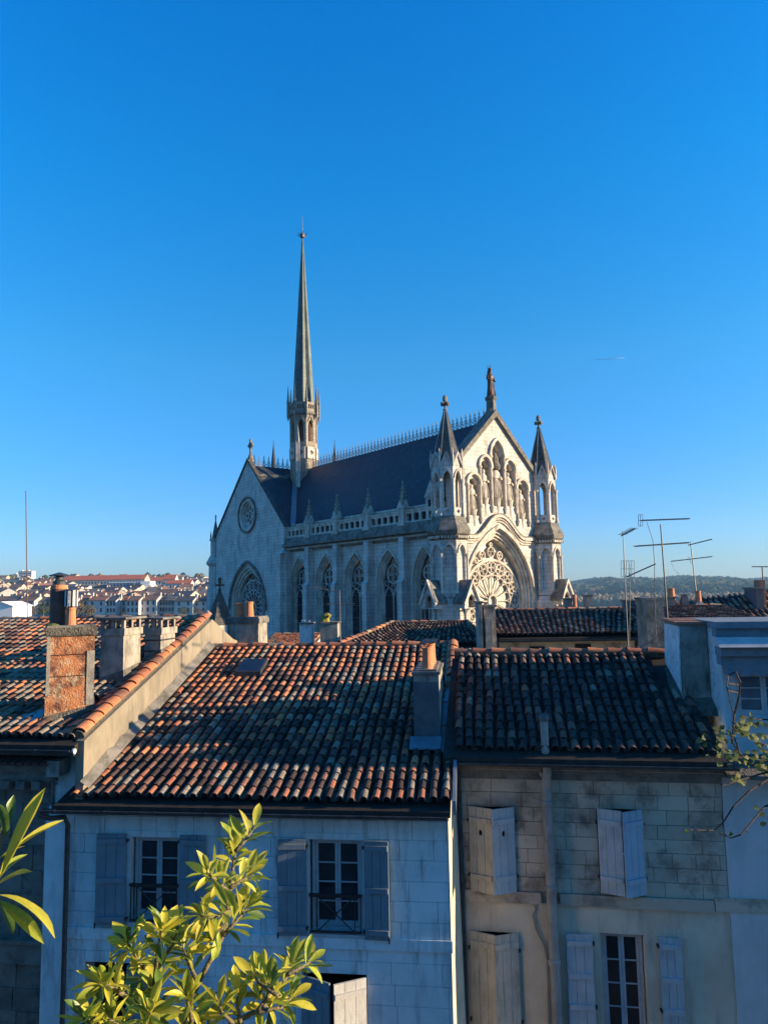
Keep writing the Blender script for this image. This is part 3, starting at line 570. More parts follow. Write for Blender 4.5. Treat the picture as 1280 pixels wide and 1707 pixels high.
# turrets with pinnacles at the transept corners
def turret(cx, cy, z0, z1, r, zt, name='pinnacled_turret', mt=STONE):
    m = MB(); m.lathe([(r*1.25, 0), (r*1.25, z0-3.2), (r, z0-2.8), (r, z0), (r*1.35, z0+.25), (r*1.4, z0+.5), (r*.75, z0+1.5), (r*.75, z1), (r*.95, z1+.15), (r*.9, z1+.35)], cx, cy, 8, .5); t = m.build(name, mt, church)
    m = MB(); m.lathe([(r*.6, z1+.3), (.05, zt-.7), (.12, zt-.55), (.05, zt-.4), (.05, zt)], cx, cy, 8, .5); m.box(cx-.05, cx+.05, cy-.22, cy+.22, zt-.32, zt-.2)
    for a in range(4):
        m.lathe([(.1, z1+.2), (.1, z1+.8), (.01, z1+1.5)], cx+r*.75*math.cos(math.pi/2*a+.8), cy+r*.75*math.sin(math.pi/2*a+.8), 5)
    m.build('turret_top', STONE_D, t)
turret(-6.3, 44.3, 17.3, 20.6, .85, 24.2)
m = MB(); m.lathe([(.42, 21), (.42, 29.5), (.05, 32.6), (.03, 33.2)], 0, 0, 6)
tm = m.mesh('slender_pinnacle', STONE_P)
for x, y in ((456, 770), (558, 770)):
    w = CH.px(x, y, 6.6); d = CH.px(x, 733, 6.6); inst('slender_pinnacle', tm, church, Matrix.Translation((6.6, w.y, d.z-33.2)))
# --- crossing spire
SX, SY = 0.0, 32.4; r = 1.78
m = MB(); m.lathe([(r*.98, 26.5), (r*.98, 31.9), (r, 32.0), (r, 32.25), (r*.5, 32.3)], SX, SY, 8, .5); fl = m.build('crossing_tower', STONE_B, church)
m = MB()
for k in range(8):
    m.M = octside(k, SX, SY); ap = 1.64; hw = ap*math.tan(math.pi/8)
    m.plate(rect(-hw, hw, 32.2, 35.9), [arch(0, 32.5, 34.5, .34, 35.35, 4)], 'y', -ap, -ap+.22)
    m.plate([(-.5, 35.0), (0, 35.95), (.5, 35.0), (.38, 35.0), (0, 35.7), (-.38, 35.0)], [], 'y', -ap-.1, -ap)
    m.M = I4
m.build('belfry_opening', STONE_B, fl)
m = MB(); m.lathe([(.95, 32), (.95, 35.9)], SX, SY, 8, .5); m.build('belfry_core', RUST, fl)
m = MB()
for k in range(8):
    m.M = octside(k, SX, SY)
    hw = 1.9*math.tan(math.pi/8); m.plate(rect(-.52, .52, 30.3, 31.8), [foil(0, 31.1, .3, 4, 16)], 'y', -1.76, -1.6)
m.M = I4; m.build('quatrefoil_panel', STONE_F, fl)
m = MB(); m.lathe([(1.75, 35.85), (2.0, 36.05), (2.0, 36.25), (1.85, 36.35), (1.4, 36.4)], SX, SY, 8, .5); m.build('spire_cornice', STONE_D, fl)
m = MB()
for k in range(8):
    m.M = octside(k, SX, SY); ap = 1.78; hw = ap*math.tan(math.pi/8)
    m.plate(rect(-hw, hw, 36.3, 37.55), [rect(-.42+.3*q, -.22+.3*q, 36.7, 37.25) for q in range(3)], 'y', -ap, -ap+.14)
m.M = I4; m.build('spire_parapet', STONE_B, fl)
for k in range(8):
    m = MB(); a = math.pi/4*(k+.5); m.lathe([(.04, 35.3), (.2, 35.8), (.2, 37.7), (.26, 37.8), (.17, 38.0), (.02, 39.9)], SX+1.98*math.cos(a), SY+1.98*math.sin(a), 4, 0); m.build('spire_pinnacle', STONE_B, fl)
m = MB(); m.lathe([(1.42, 36.4), (1.40, 37.5), (.10, 59.9), (.08, 60.2)], SX, SY, 16, .5, star=.80); m.build('spire', COPPER, fl)
m = MB(); m.lathe([(.05, 60.0), (.30, 60.15), (.36, 60.4), (.30, 60.65), (.05, 60.8)], SX, SY, 10); m.tube([(SX, SY, 60.6), (SX, SY, 63.2)], [.06, .02], 5); m.lathe([(.02, 61.6), (.12, 61.7), (.02, 61.8)], SX, SY, 6)
for k in range(6): a = math.pi/3*k; m.tube([(SX+.3*math.cos(a), SY+.3*math.sin(a), 60.3), (SX+.75*math.cos(a), SY+.75*math.sin(a), 60.65)], .05, 4)
m.build('spire_finial', ALU, fl)
# flying flight at the lower left of the spire
m = MB(); m.hexa([(-2.3, 30.6, 26.5), (-1.9, 30.3, 26.5), (-1.7, 30.6, 26.5), (-2.1, 30.9, 26.5)], [(-2.3, 30.6, 32.2), (-1.9, 30.3, 32.2), (-1.7, 30.6, 32.2), (-2.1, 30.9, 32.2)]); m.lathe([(.26, 32.2), (.02, 34.3)], -2.0, 30.6, 4); m.build('spire_buttress', STONE_F, fl)
# --- statue on the gable
st = fempty('statue', CH, (0, .35, 31.42)); tag(st, 'dark bronze figure in long robes standing on top of the church gable', 'statue')
BRONZE = mat('dark_bronze', (0.10, 0.06, 0.05), (0.055, 0.04, 0.035), (0.16, 0.12, 0.10), rough=0.5, metal=0.3, scale=5, mix=0.4)
m = MB(); figure(m, 2.6, True, True); m.build('robed_figure', BRONZE, st, smooth=True)
m = MB(); m.tube([(0, .05, 2.6), (0, .05, 3.05)], .02, 4); A = [(.3*math.cos(2*math.pi*i/14), .05, 2.75+.3*math.sin(2*math.pi*i/14)) for i in range(15)]; m.tube(A, .018, 4, False); m.build('halo', ALU, st)
# spirelet with a cross, in front of the transept
w = at(366, 1032, 62); sp = empty('spirelet', (w.x, w.y, 0), R(39)); tag(sp, 'small dark pyramid spirelet with a cross in front of the transept window', 'spirelet')
zt = at(366, 985, 62).z; zb = at(366, 1032, 62).z
m = MB(); m.box(-.9, .9, -.9, .9, 0, zb-.5); m.build('shaft', STONE, sp); m = MB(); m.lathe([(1.35, zb-.5), (1.1, zb), (.12, zt), (.1, zt+.1)], 0, 0, 4, .5); m.build('pyramid_roof', STONE_P, sp)
m = MB(); cross(m, 0, 0, zt-.05, .85); m.build('cross_finial', STONE_P, sp)
# ------------------------------------------------------------------ clay tiles
def tile_mesh(name, m_, r0=.078, r1=.063, ln=.42, th=.016, n=7, sq=.86):
    m = MB(); rings = []
    for (r, y, z) in ((r0, 0, .012), (r1, ln, -.004)):
        rings.append([(r*math.cos(math.pi*k/(n-1)), y, r*math.sin(math.pi*k/(n-1))*sq+z) for k in range(n)])
        rings.append([((r-th)*math.cos(math.pi*k/(n-1)), y, (r-th)*math.sin(math.pi*k/(n-1))*sq+z) for k in range(n)])
    vs = [p for r in rings for p in r]; fs = []
    for k in range(n-1):
        fs += [(k, k+1, 2*n+k+1, 2*n+k), (n+k, 3*n+k, 3*n+k+1, n+k+1), (k, n+k, n+k+1, k+1)]
    fs += [(0, 2*n, 3*n, n), (n-1, 2*n-1, 4*n-1, 3*n-1)]
    m.add(vs, fs); return m.mesh(name, m_)
TILEV = [[tile_mesh('tile', TM[i], .078*s_, .063*s_, .42, .016, 7, q) for (s_, q) in ((1, 1.0), (1.05, .94), (.95, 1.06))] for i in range(len(TM))]
RIDGEV = [tile_mesh('ridge_tile', TM[i], .13, .115, .46, .02, 8, .7) for i in range(len(TM))]
def pick(w):
    t = rnd.random()*sum(w)
    for i, q in enumerate(w):
        t -= q
        if t <= 0: return i
    return 0
def basis(u, v, p):   # u lateral, v up-slope
    u = u.normalized(); v = (v - u*v.dot(u)).normalized(); w = u.cross(v)
    if w.z < 0: w = -w; u = -u
    M = Matrix((u, v, w)).transposed().to_4x4(); M.translation = p; return M
def vnoise(x, y, s=0):
    return (math.sin(x*1.3+s)+math.sin(y*1.7+s*2.1)+math.sin((x+y)*.9+s*.7)+math.sin(x*3.1-y*2.3+s))/4
def tile_roof(roof, fr, eL, eR, rL, rR, ncol, pitch, weights, sag=.03, limit=300, skip=None, seed=0, under=True, jit=1.0, inview_only=True):
    """over- and under-tiles on the quad (local points). The nearest `limit` over-tiles in view become objects, the rest one joined part"""
    eL, eR, rL, rR = [Vector(p) for p in (eL, eR, rL, rR)]
    slope = (rL-eL).length; nrow = int(slope/pitch); items = []
    st = MB()
    for c in range(ncol+1):
        s_ = c/ncol; a = eL.lerp(eR, s_); b = rL.lerp(rR, s_); v = (b-a); u = (eR-eL)
        for r_ in range(nrow+1):
            t = r_*pitch/slope
            if t > 1-.1/slope: continue
            p = a.lerp(b, t)
            if skip and skip(p, s_, t): continue
            z = sag*vnoise(p.x, p.y, seed) - .03*math.sin(math.pi*t)
            lat = .012*jit*math.sin(p.y*2.1+c*.7+seed)
            M = basis(u, v, p + Vector((lat+rnd.uniform(-.006, .006)*jit, rnd.uniform(-.015, .015)*jit, .075+z)))
            M = M @ Matrix.Rotation(rnd.uniform(-.03, .03)*jit, 4, 'Z') @ Matrix.Rotation(-.035+rnd.uniform(-.02, .02), 4, 'X') @ Matrix.Rotation(rnd.uniform(-.06, .06)*jit, 4, 'Y')
            w = list(weights(s_, t) if callable(weights) else weights); vn_ = 1.5*vnoise(p.x*1.1+seed, p.y*1.4, seed*1.7)+.5*vnoise(c*2.1, p.y*.5, seed); vn_ = max(-1, min(1, vn_)); w = [w[0]*(1+1.3*max(0, vn_)), w[1]*(1+.9*max(0, vn_)), w[2], w[3]*(1-.6*vn_), w[4]*(1+1.2*max(0, -vn_)), w[5]*(1+1.5*max(0, -vn_)), w[6]]
            if rnd.random() < .03: M = M @ Matrix.Rotation(rnd.uniform(-.12, .12), 4, 'Z') @ Matrix.Translation((0, -rnd.uniform(.02, .07), .004))
            mi = pick(w); wp = fr.wld(M.translation); q = project(wp)
            vis = -20 < q[0] < 1300 and 0 < q[1] < 1730
            items.append(((0 if vis else 1000)+(wp-Vector((0, 0, CZ))).length, M, mi))
            if under and c < ncol:      # channel tile between the covers
                p2 = p + u.normalized()*(u.length/ncol*.5)
                M2 = basis(u, v, p2 + Vector((0, .04, .055+z))) @ Matrix.Rotation(math.pi, 4, 'Y') @ Matrix.Rotation(.03, 4, 'X')
                st.M = M2; st.c = 6 if rnd.random() < .6 else 3 if rnd.random() < .75 else 2
                n = 5; vs = [(rr*math.cos(math.pi*k/(n-1)), y, rr*.6*math.sin(math.pi*k/(n-1))-.035) for rr, y in ((.09, 0), (.10, .4)) for k in range(n)]
                st.add(vs, [(k, k+1, n+k+1, n+k) for k in range(n-1)])
    items.sort(key=lambda i: i[0])
    for d, M, mi in items[:limit]: inst('tile', rnd.choice(TILEV[mi]), roof, M)
    if st.v: tag(st.build('channel_tiles', TM, roof, fix=False), kind='stuff')
    rest = items[limit:]
    if rest:
        st = MB(); n = 6
        for d, M, mi in rest:
            st.M = M; st.c = mi
            vs = [(rr*math.cos(math.pi*k/(n-1)), y, rr*.86*math.sin(math.pi*k/(n-1))+zz) for rr, y, zz in ((.064, -0.0, .012-.0), (.08, 0, .012), (.065, .42, -.004)) for k in range(n)]
            st.add(vs, [(k, k+1, n+k+1, n+k) for k in range(n-1)]+[(n+k, n+k+1, 2*n+k+1, 2*n+k) for k in range(n-1)])
        tag(st.build('tile_courses', TM, roof, fix=False), kind='stuff')
def ridge_row(roof, a, b, weights, step=.4, z=.08, mortar=True, name='ridge_tile', meshes=None, sc=1.0):
    a, b = Vector(a), Vector(b); d = b-a; n = int(d.length/step)
    for i in range(n):
        p = a + d*(i/n); M = basis(d.cross(Vector((0, 0, 1))), d, p+Vector((0, 0, z+.012*vnoise(i*.9, 0)+rnd.uniform(-.008, .008))))
        M = M @ Matrix.Rotation(-.03+rnd.uniform(-.015, .015), 4, 'X') @ Matrix.Rotation(rnd.uniform(-.03, .03), 4, 'Z') @ Matrix.Scale(sc, 4)
        inst(name, (meshes or RIDGEV)[pick(weights)], roof, M)
    if mortar:
        m = MB(); N_ = max(3, n); P = [a+d*(i/N_)+Vector((0, 0, z-.05+rnd.uniform(-.01, .01))) for i in range(N_+1)]; m.tube(P, [.115+rnd.uniform(-.012, .012) for _ in P], 7); m.build('mortar_bed', ROUGHC, roof)

# ------------------------------------------------------------------ walls, windows, shutters
def wall_with_blocks(house, fr, x0, x1, z0, z1, y, openings, mwall, mblock, ch, bl, name='wall', thick=.4, proud=.03, gap=.006, zlow=0, jz=.003, bev=True, limit=290):
    """wall body with openings; facing stones as single objects laid in courses round the openings"""
    m = MB(); m.plate(rect(x0, x1, zlow, z1), [rect(*o) for o in openings], 'y', y+proud, y+thick)
    w = m.build(name, mwall, house); nb = 0
    z = z0; row = 0
    while z < z1-.05:
        h = ch*rnd.uniform(.93, 1.07); h = min(h, z1-z); x = x0-(rnd.uniform(.2, .8)*bl)
        cuts = []
        while x < x1:
            l = bl*rnd.uniform(.7, 1.3); a, b = max(x, x0), min(x+l, x1); x += l
            if b-a < .04: continue
            cells = [(a, b, z, z+h)]
            for (ox0, ox1, oz0, oz1) in openings:
                nc = []
                for (ca, cb, cz0, cz1) in cells:
                    if cb <= ox0 or ca >= ox1 or cz1 <= oz0 or cz0 >= oz1: nc.append((ca, cb, cz0, cz1)); continue
                    if ca < ox0: nc.append((ca, ox0, cz0, cz1))
                    if cb > ox1: nc.append((ox1, cb, cz0, cz1))
                    m0, m1 = max(ca, ox0), min(cb, ox1)
                    if cz0 < oz0: nc.append((m0, m1, cz0, oz0))
                    if cz1 > oz1: nc.append((m0, m1, oz1, cz1))
                cells = nc
            cuts += cells
        for (a, b, c, d) in cuts:
            if b-a < .03 or d-c < .03 or nb > limit: continue
            nb += 1; g_ = gap/2; e = .006 if bev else 0; yy = y+rnd.uniform(0, jz)
            mb = MB(); f = [(a+g_+e, yy, c+g_+e), (b-g_-e, yy, c+g_+e), (b-g_-e, yy, d-g_-e), (a+g_+e, yy, d-g_-e)]; k = [(a+g_, yy+.012, c+g_), (b-g_, yy+.012, c+g_), (b-g_, yy+.012, d-g_), (a+g_, yy+.012, d-g_)]; q = [(v[0], y+proud, v[2]) for v in k]
            mb.add(f+k+q, [(0, 1, 2, 3)]+[(i, 4+i, 4+(i+1) % 4, (i+1) % 4) for i in range(4)]+[(4+i, 8+i, 8+(i+1) % 4, 4+(i+1) % 4) for i in range(4)])
            mb.build('stone_block', mblock, w, fix=False)
        z += h; row += 1
    return w
def window(house, x0, x1, z0, z1, y, rows=4, deep=.22, fm=FRAMEM, glass=GLASSD, sill=True, skew=0.0):
    yy = y+deep; fw = .055
    m = MB(); m.plate(rect(x0, x1, z0, z1), [rect(x0+fw, x1-fw, z0+fw, z1-fw)], 'y', yy-.03, yy+.06)
    for s_ in (0, 1):   # two casements
        a = x0+fw+.003 if s_ == 0 else (x0+x1)/2+.002; b = (x0+x1)/2-.002 if s_ == 0 else x1-fw-.003
        m.plate(rect(a, b, z0+fw+.003, z1-fw-.003), [rect(a+.05, b-.05, z0+fw+.09, z1-fw-.055)], 'y', yy, yy+.045)
    w = m.build('window', fm, house)
    for s_ in (0, 1):
        a = (x0+fw+.053) if s_ == 0 else (x0+x1)/2+.052; b = (x0+x1)/2-.052 if s_ == 0 else x1-fw-.053
        lo, hi = z0+fw+.093, z1-fw-.058; st = (hi-lo)/rows
        for i in range(rows):
            g_ = MB(); g_.box(a+.001, b-.001, yy+.02, yy+.026, lo+i*st+.009, lo+(i+1)*st-.009); g_.build('pane', glass, w)
            if i: b_ = MB(); b_.box(a, b, yy+.004, yy+.04, lo+i*st-.011, lo+i*st+.011); b_.build('glazing_bar', fm, w)
    if sill: b_ = MB(); b_.box(x0-.04, x1+.04, y-.05, yy, z0-.06, z0-.002); b_.build('sill', fm, w)
    return w
def room(house, x0, x1, z0, z1, y, d=.5):
    m = MB(); m.add([(x0-.05, y, z0-.05), (x1+.05, y, z0-.05), (x1+.05, y+d, z0-.05), (x0-.05, y+d, z0-.05), (x0-.05, y, z1+.05), (x1+.05, y, z1+.05), (x1+.05, y+d, z1+.05), (x0-.05, y+d, z1+.05)], [(0, 1, 2, 3), (4, 5, 6, 7), (2, 3, 7, 6), (1, 2, 6, 5), (0, 3, 7, 4)]); m.build('dark_room', DARKM, house)
def shutter(house, hx, y, z0, z1, w, ang, side, mt, battens=(.1, .5, .9), front=True, n=3, hole=False, top_drop=0.0, label=None):
    """planked shutter hinged at (hx, y); side=+1 spreads towards +x; ang = opening swing from the wall plane (rad)"""
    M = Matrix.Translation((hx, y, 0)) @ Matrix.Rotation(ang, 4, 'Z')
    def bx(name, a, b, y0, y1, c, d, par, bevel=True):
        m = MB(); m.M = M; m.box(min(a*side, b*side), max(a*side, b*side), y0, y1, c, d); return m.build(name, mt if name != 'strap_hinge' else mt, par)
    sh = bx('shutter', .004, w-.004, -.012, .004, z0+.004, z1-.004, house)
    if label: sh['label'] = label
    for i in range(n):
        a, b = w*i/n+.0035, w*(i+1)/n-.0035
        m = MB(); m.M = M
        xs0, xs1 = min(a*side, b*side), max(a*side, b*side)
        if hole and i == 1:
            cx = (xs0+xs1)/2; zc = z1-.30*(z1-z0)
            m.plate(rect(xs0, xs1, z0, z1), [[(cx+.035*math.cos(t)*(.6 if abs(math.sin(t)) > .9 else 1), zc+.06*math.sin(t)) for t in [2*math.pi*q/10 for q in range(10)]]], 'y', -.036, -.012)
        else: m.box(xs0, xs1, -.036, -.012, z0+rnd.uniform(0, .004), z1-rnd.uniform(0, .004))
        m.build('plank', mt, sh)
    for t in battens:
        z = z0+(z1-z0)*t
        bx('batten', .015, w-.015, -.072, -.036, z-.045, z+.045, sh)
    if hole:
        m = MB(); m.M = M; cx = w*.5*side; zc = z1-.30*(z1-z0); m.box(cx-.03, cx+.03, -.0125, -.0115, zc-.05, zc+.05); m.build('cut_out', DARKM, sh)
    return sh
def shutter_bracket(sh, x, y, z):
    m = MB(); m.box(x-.02, x+.02, y-.05, y+.06, z-.012, z+.012); m.lathe([(.016, z-.03), (.016, z+.03)], x, y-.05, 6); m.build('hinge', RAILM, sh)
def shutter_hw(hs_, hx, y, z0, z1, w, ang, side, mt, battens, n=3):
    s_ = shutter(hs_, hx, y, z0, z1, w, ang, side, mt, battens, n=n)
    for t in battens[::2] if len(battens) > 2 else battens: shutter_bracket(s_, hx-side*.015, y+.01, z0+(z1-z0)*t)
    m = MB(); x = hx+side*w*.98; m.box(x-.008, x+.008, y-.1, y+.04, z0+.02, z0+.035); m.box(x-.012, x+.012, y-.1, y-.09, z0-.03, z0+.07); m.build('shutter_dog', RAILM, s_)
    return s_
def gutter(house, x0, x1, y, z, r=.065, mt=ZINCD, name='gutter', slope=0.0):
    m = MB(); n = 7; vs = []
    for x in (x0, x1):
        for rr in (r, r-.006):
            vs += [(x, y-rr*math.cos(math.pi*k/(n-1)), z-rr*math.sin(math.pi*k/(n-1))) for k in range(n)]
    fs = []
    for k in range(n-1): fs += [(k, k+1, 2*n+k+1, 2*n+k), (n+k, n+k+1, 3*n+k+1, 3*n+k)]
    fs += [tuple(range(n)), tuple(2*n+k for k in range(n))]
    m.add(vs, fs); m.tube([(x0, y-r, z), (x1, y-r, z)], .012, 6); g_ = m.build(name, mt, house)
    k = x0+.3
    while k < x1: m = MB(); m.box(k-.012, k+.012, y-r-.016, y-r+.01, z-.03, z+.016); m.build('gutter_clip', mt, g_); k += .95
    return g_
def pot(ch, x, y, z, h=.42, r=.1, mt=POT, lean=0):
    m = MB(); m.lathe([(r*1.15, z-.03), (r*1.12, z+.02), (r, z+.06), (r*.86, z+h-.05), (r*.95, z+h-.045), (r*.95, z+h), (r*.78, z+h), (r*.72, z+h-.12)], x, y, 14); return m.build('chimney_pot', mt, ch, smooth=False)

# ------------------------------------------------------------------ middle house
MH = Frame(1.0, 13.0, 6.7)
mh = fempty('terraced_house', MH); tag(mh, 'terraced house with orange and lichened tiles, pale blue-shaded wall and blue-grey shutters', 'house', 'terraced houses')
eL, eR = Vector((-6.88, 0, 9.86)), Vector((-.02, 0, 9.86)); rL, rR = Vector((-6.88, 7.2, 12.02)), Vector((-.02, 7.2, 12.02))
m = MB(); m.hexa([(-7.2, -.12, 9.70), (.06, -.12, 9.70), (.06, 7.2, 11.84), (-6.9, 7.2, 11.84)], [(-7.2, -.12, 9.80), (.06, -.12, 9.80), (.06, 7.2, 11.97), (-6.9, 7.2, 11.97)])
m.hexa([(-6.9, 7.2, 11.84), (.06, 7.2, 11.84), (.06, 12, 10.4), (-6.9, 12, 10.4)], [(-6.9, 7.2, 11.97), (.06, 7.2, 11.97), (.06, 12, 10.53), (-6.9, 12, 10.53)])
mroof = m.build('roof', ROOFBASE, mh)
CHX = MH.pl(712, 1246, (0, 0, 9.86), Vector((0, -.3, 1)).normalized())     # foot of the dark chimney
cx0 = MH.py(690, 1200, CHX.y).x; cx1 = MH.py(733, 1200, CHX.y).x; CD = 1.9
def mskip(p, s_, t):
    if cx0-.08 < p.x < cx1+.1 and CHX.y-.35 < p.y < CHX.y+CD: return True
    if p.x > cx1-.05 and CHX.y-.3 < p.y < CHX.y+2.9: return True
    return SKY[0] < p.x < SKY[1] and SKY[2] < p.y < SKY[3]
sk = MH.pl(422, 1116, (0, 0, 9.96), Vector((0, -.3, 1)).normalized()); SKY = (sk.x-.42, sk.x+.36, sk.y-.45, sk.y+.42)
def mw(s_, t):  # sun up-slope and dimness at the eave are put into the tile colours
    l = .9 if t > .62 else .0
    q = max(0, t-.25)*1.33; return [.5+5*q+2.0*(1-s_)*l, 1.5+2.4*q, 3.4, 4.2-3.2*q, 1.2+2.6*q*(s_), .9+.3*s_, 2.2*(1-q)]
tile_roof(mroof, MH, eL, eR, rL, rR, 33, .30, mw, sag=.035, skip=mskip, seed=1)
ridge_row(mroof, rL+Vector((-.1, 0, 0)), rR+Vector((.1, 0, 0)), [4, 4, 1.5, .3, 1, .5, 0], .42, z=.1)
# verge tiles on the right edge
y0v = CHX.y+2.95; ridge_row(mroof, (.0, y0v, 9.86+.3*y0v), (.0, 7.1, 12.0), [5, 3, 1, 0, .6, 0, 0], .36, z=.17, mortar=True, name='tile', sc=1.05)
m = MB(); m.hexa([(-.16, y0v-.3, 9.86+.3*y0v-.2), (.14, y0v-.3, 9.86+.3*y0v-.2), (.14, 7.3, 11.9), (-.16, 7.3, 11.9)], [(-.16, y0v-.3, 9.86+.3*y0v+.1), (.14, y0v-.3, 9.86+.3*y0v+.1), (.14, 7.3, 12.2), (-.16, 7.3, 12.2)]); m.build('verge_wall', PLASTER_L, mh)
# eave board
m = MB(); m.box(-7.3, .02, -.02, .06, 9.62, 9.80); m.build('fascia', ZINCD, mh)
gutter(mh, -7.45, .0, -.1, 9.72, .07)
# skylight
m = MB(); z = lambda y: 9.86+.3*y+.1
m.hexa([(SKY[0]+.06, SKY[2]+.08, z(SKY[2])-.05), (SKY[1]-.06, SKY[2]+.08, z(SKY[2])-.05), (SKY[1]-.06, SKY[3]-.1, z(SKY[3])-.05), (SKY[0]+.06, SKY[3]-.1, z(SKY[3])-.05)], [(SKY[0]+.06, SKY[2]+.08, z(SKY[2])+.12), (SKY[1]-.06, SKY[2]+.08, z(SKY[2])+.12), (SKY[1]-.06, SKY[3]-.1, z(SKY[3])+.12), (SKY[0]+.06, SKY[3]-.1, z(SKY[3])+.12)])
skl = m.build('skylight', ZINCD, mroof)
m = MB(); m.hexa([(SKY[0]+.11, SKY[2]+.13, z(SKY[2]+.05)+.10), (SKY[1]-.11, SKY[2]+.13, z(SKY[2]+.05)+.10), (SKY[1]-.11, SKY[3]-.15, z(SKY[3]-.05)+.10), (SKY[0]+.11, SKY[3]-.15, z(SKY[3]-.05)+.10)], [(SKY[0]+.11, SKY[2]+.13, z(SKY[2]+.05)+.128), (SKY[1]-.11, SKY[2]+.13, z(SKY[2]+.05)+.128), (SKY[1]-.11, SKY[3]-.15, z(SKY[3]-.05)+.128), (SKY[0]+.11, SKY[3]-.15, z(SKY[3]-.05)+.128)]); m.build('pane', GLASSD, skl)
m = MB(); a = [(SKY[0]+.12, SKY[2]+.16, z(SKY[2]+.08)+.125), (SKY[1]-.12, SKY[2]+.16, z(SKY[2]+.08)+.125), (SKY[1]-.12, SKY[3]-.18, z(SKY[3]-.08)+.125), (SKY[0]+.12, SKY[3]-.18, z(SKY[3]-.08)+.125)]
# front wall
def mp(x, y, yl=.35): return MH.py(x, y, yl)
def op(F_, xa, ya, xb, yb, yl): a = F_.py(xa, ya, yl); b = F_.py(xb, yb, yl); return (a.x, b.x, b.z, a.z)
WY = .35
w1 = op(MH, 218, 1394, 300, 1541, WY); w2 = op(MH, 514, 1398, 607, 1560, WY); w3 = op(MH, 504, 1622, 613, 1775, WY); w4 = op(MH, 140, 1604, 214, 1760, WY)
xl = mp(76, 1500).x
wl_ = wall_with_blocks(mh, MH, xl, .0, 5.0, 9.64, WY, [w1, w2, w3, w4], MORTAR_B, PLASTER_B, .345, .78, jz=.0015, gap=.0035)
for w_ in (w1, w2, w3, w4): room(mh, *w_, WY+.38)
m = MB(); m.box(-.35, .0, WY+.4, 9.2, 0, 9.7); m.box(xl, .0, 9.0, 9.3, 0, 10.5); m.box(xl, xl+.3, WY+.4, 9, 0, 9.7); m.build('rear_walls', PLASTER_B, mh)
for w_, nm in ((w1, 0), (w2, 1)):
    window(mh, w_[0]+.04, w_[1]-.02, w_[2]+.02, w_[3]-.02, WY, 4, deep=.16)
    m = MB(); m.plate(rect(w_[0]-.1, w_[1]+.1, w_[2]-.06, w_[3]+.1), [rect(w_[0]+.01, w_[1]-.01, w_[2]+.02, w_[3]-.01)], 'y', WY-.015, WY+.03); m.build('window_surround', PLASTER_B, mh)
    # iron rail with a crossed panel
    zr0, zr1 = w_[2]+.06, w_[2]+.66; r_ = MB(); yy = WY-.05
    for z_ in (zr0, zr1): r_.box(w_[0]+.03, w_[1]-.03, yy-.015, yy+.015, z_-.014, z_+.014)
    r_.box(w_[0]+.02, w_[1]-.02, yy-.03, yy+.03, zr1+.01, zr1+.04)
    rail = r_.build('balcony_rail', RAILM, mh)
    for x in (w_[0]+.05, w_[0]+.16, w_[1]-.16, w_[1]-.05): b_ = MB(); b_.box(x-.009, x+.009, yy-.009, yy+.009, zr0, zr1); b_.build('rail_bar', RAILM, rail)
    for s_ in (0, 1): b_ = MB(); b_.tube([(w_[0]+.16, yy, zr0 if s_ else zr1), (w_[1]-.16, yy, zr1 if s_ else zr0)], .011, 4); b_.build('rail_bar', RAILM, rail)
    b_ = MB(); b_.lathe([(.03, (zr0+zr1)/2-.03), (.03, (zr0+zr1)/2+.03)], (w_[0]+w_[1])/2, yy, 8); b_.build('rail_boss', RAILM, rail)
def flat_shutter(hs_, F_, xa, ya, xb, yb, yl, mt, battens, hinge_right, ang, n=3):
    a, b = F_.py(xa, ya, yl), F_.py(xb, yb, yl); w = b.x-a.x
    return shutter_hw(hs_, b.x if hinge_right else a.x, yl-.035, b.z, a.z, w, -ang if not hinge_right else ang, -1 if hinge_right else 1, mt, battens, n=n)
flat_shutter(mh, MH, 166, 1388, 211, 1542, WY, SHUT_B, (.08, .5, .93), True, .10)
flat_shutter(mh, MH, 302, 1391, 345, 1546, WY, SHUT_B, (.08, .5, .93), False, .06)
flat_shutter(mh, MH, 465, 1397, 512, 1558, WY, SHUT_B, (.08, .5, .93), True, .10)
flat_shutter(mh, MH, 607, 1400, 651, 1566, WY, SHUT_B, (.08, .5, .93), False, .06)
flat_shutter(mh, MH, 214, 1607, 250, 1780, WY, SHUT_B, (.08, .93), False, .06)
# half-closed pair low down: leaves swung out
hw_ = (w3[1]-w3[0])/2
shutter(mh, w3[0]+.01, WY-.03, w3[2], w3[3]-.01, hw_*1.04, -.42, 1, SHUT_B, (.86,), n=4, label='half-closed blue-grey shutter leaf in shade')
shutter(mh, w3[1]-.01, WY-.03, w3[2], w3[3]-.01, hw_*1.04, .50, -1, SHUT_W, (.86,), n=3, label='shutter leaf swung out, coloured pale for the light it catches')  # paler material than its twin carries the light on this leaf
# string course
a, b = mp(110, 1561), mp(745, 1590); m = MB(); m.box(a.x+.0, .02, WY-.035, WY+.02, 7.30, 7.50); 
sc = m.build('string_course', PLASTER_B, mh)
q0 = mp(400, 1572); q1 = mp(400, 1590); print('string z', q0.z, q1.z, 'W1', w1, 'W2', w2, 'W3', w3, 'xl', xl)
# left pilaster and downpipe
a = mp(78, 1400); b = mp(112, 1400); m = MB(); m.box(a.x, b.x-.02, WY-.06, WY+.0, 0, mp(90, 1368).z); m.build('pilaster', PLASTER_B, mh)
x = mp(110, 1450, .2).x; m = MB(); m.tube([(x-.4, -.1, 9.62), (x-.25, .05, 9.52), (x-.06, .2, 9.5), (x, .22, 9.35), (x, .22, 0)], .045, 10); m.build('downpipe', ZINCD, mh)
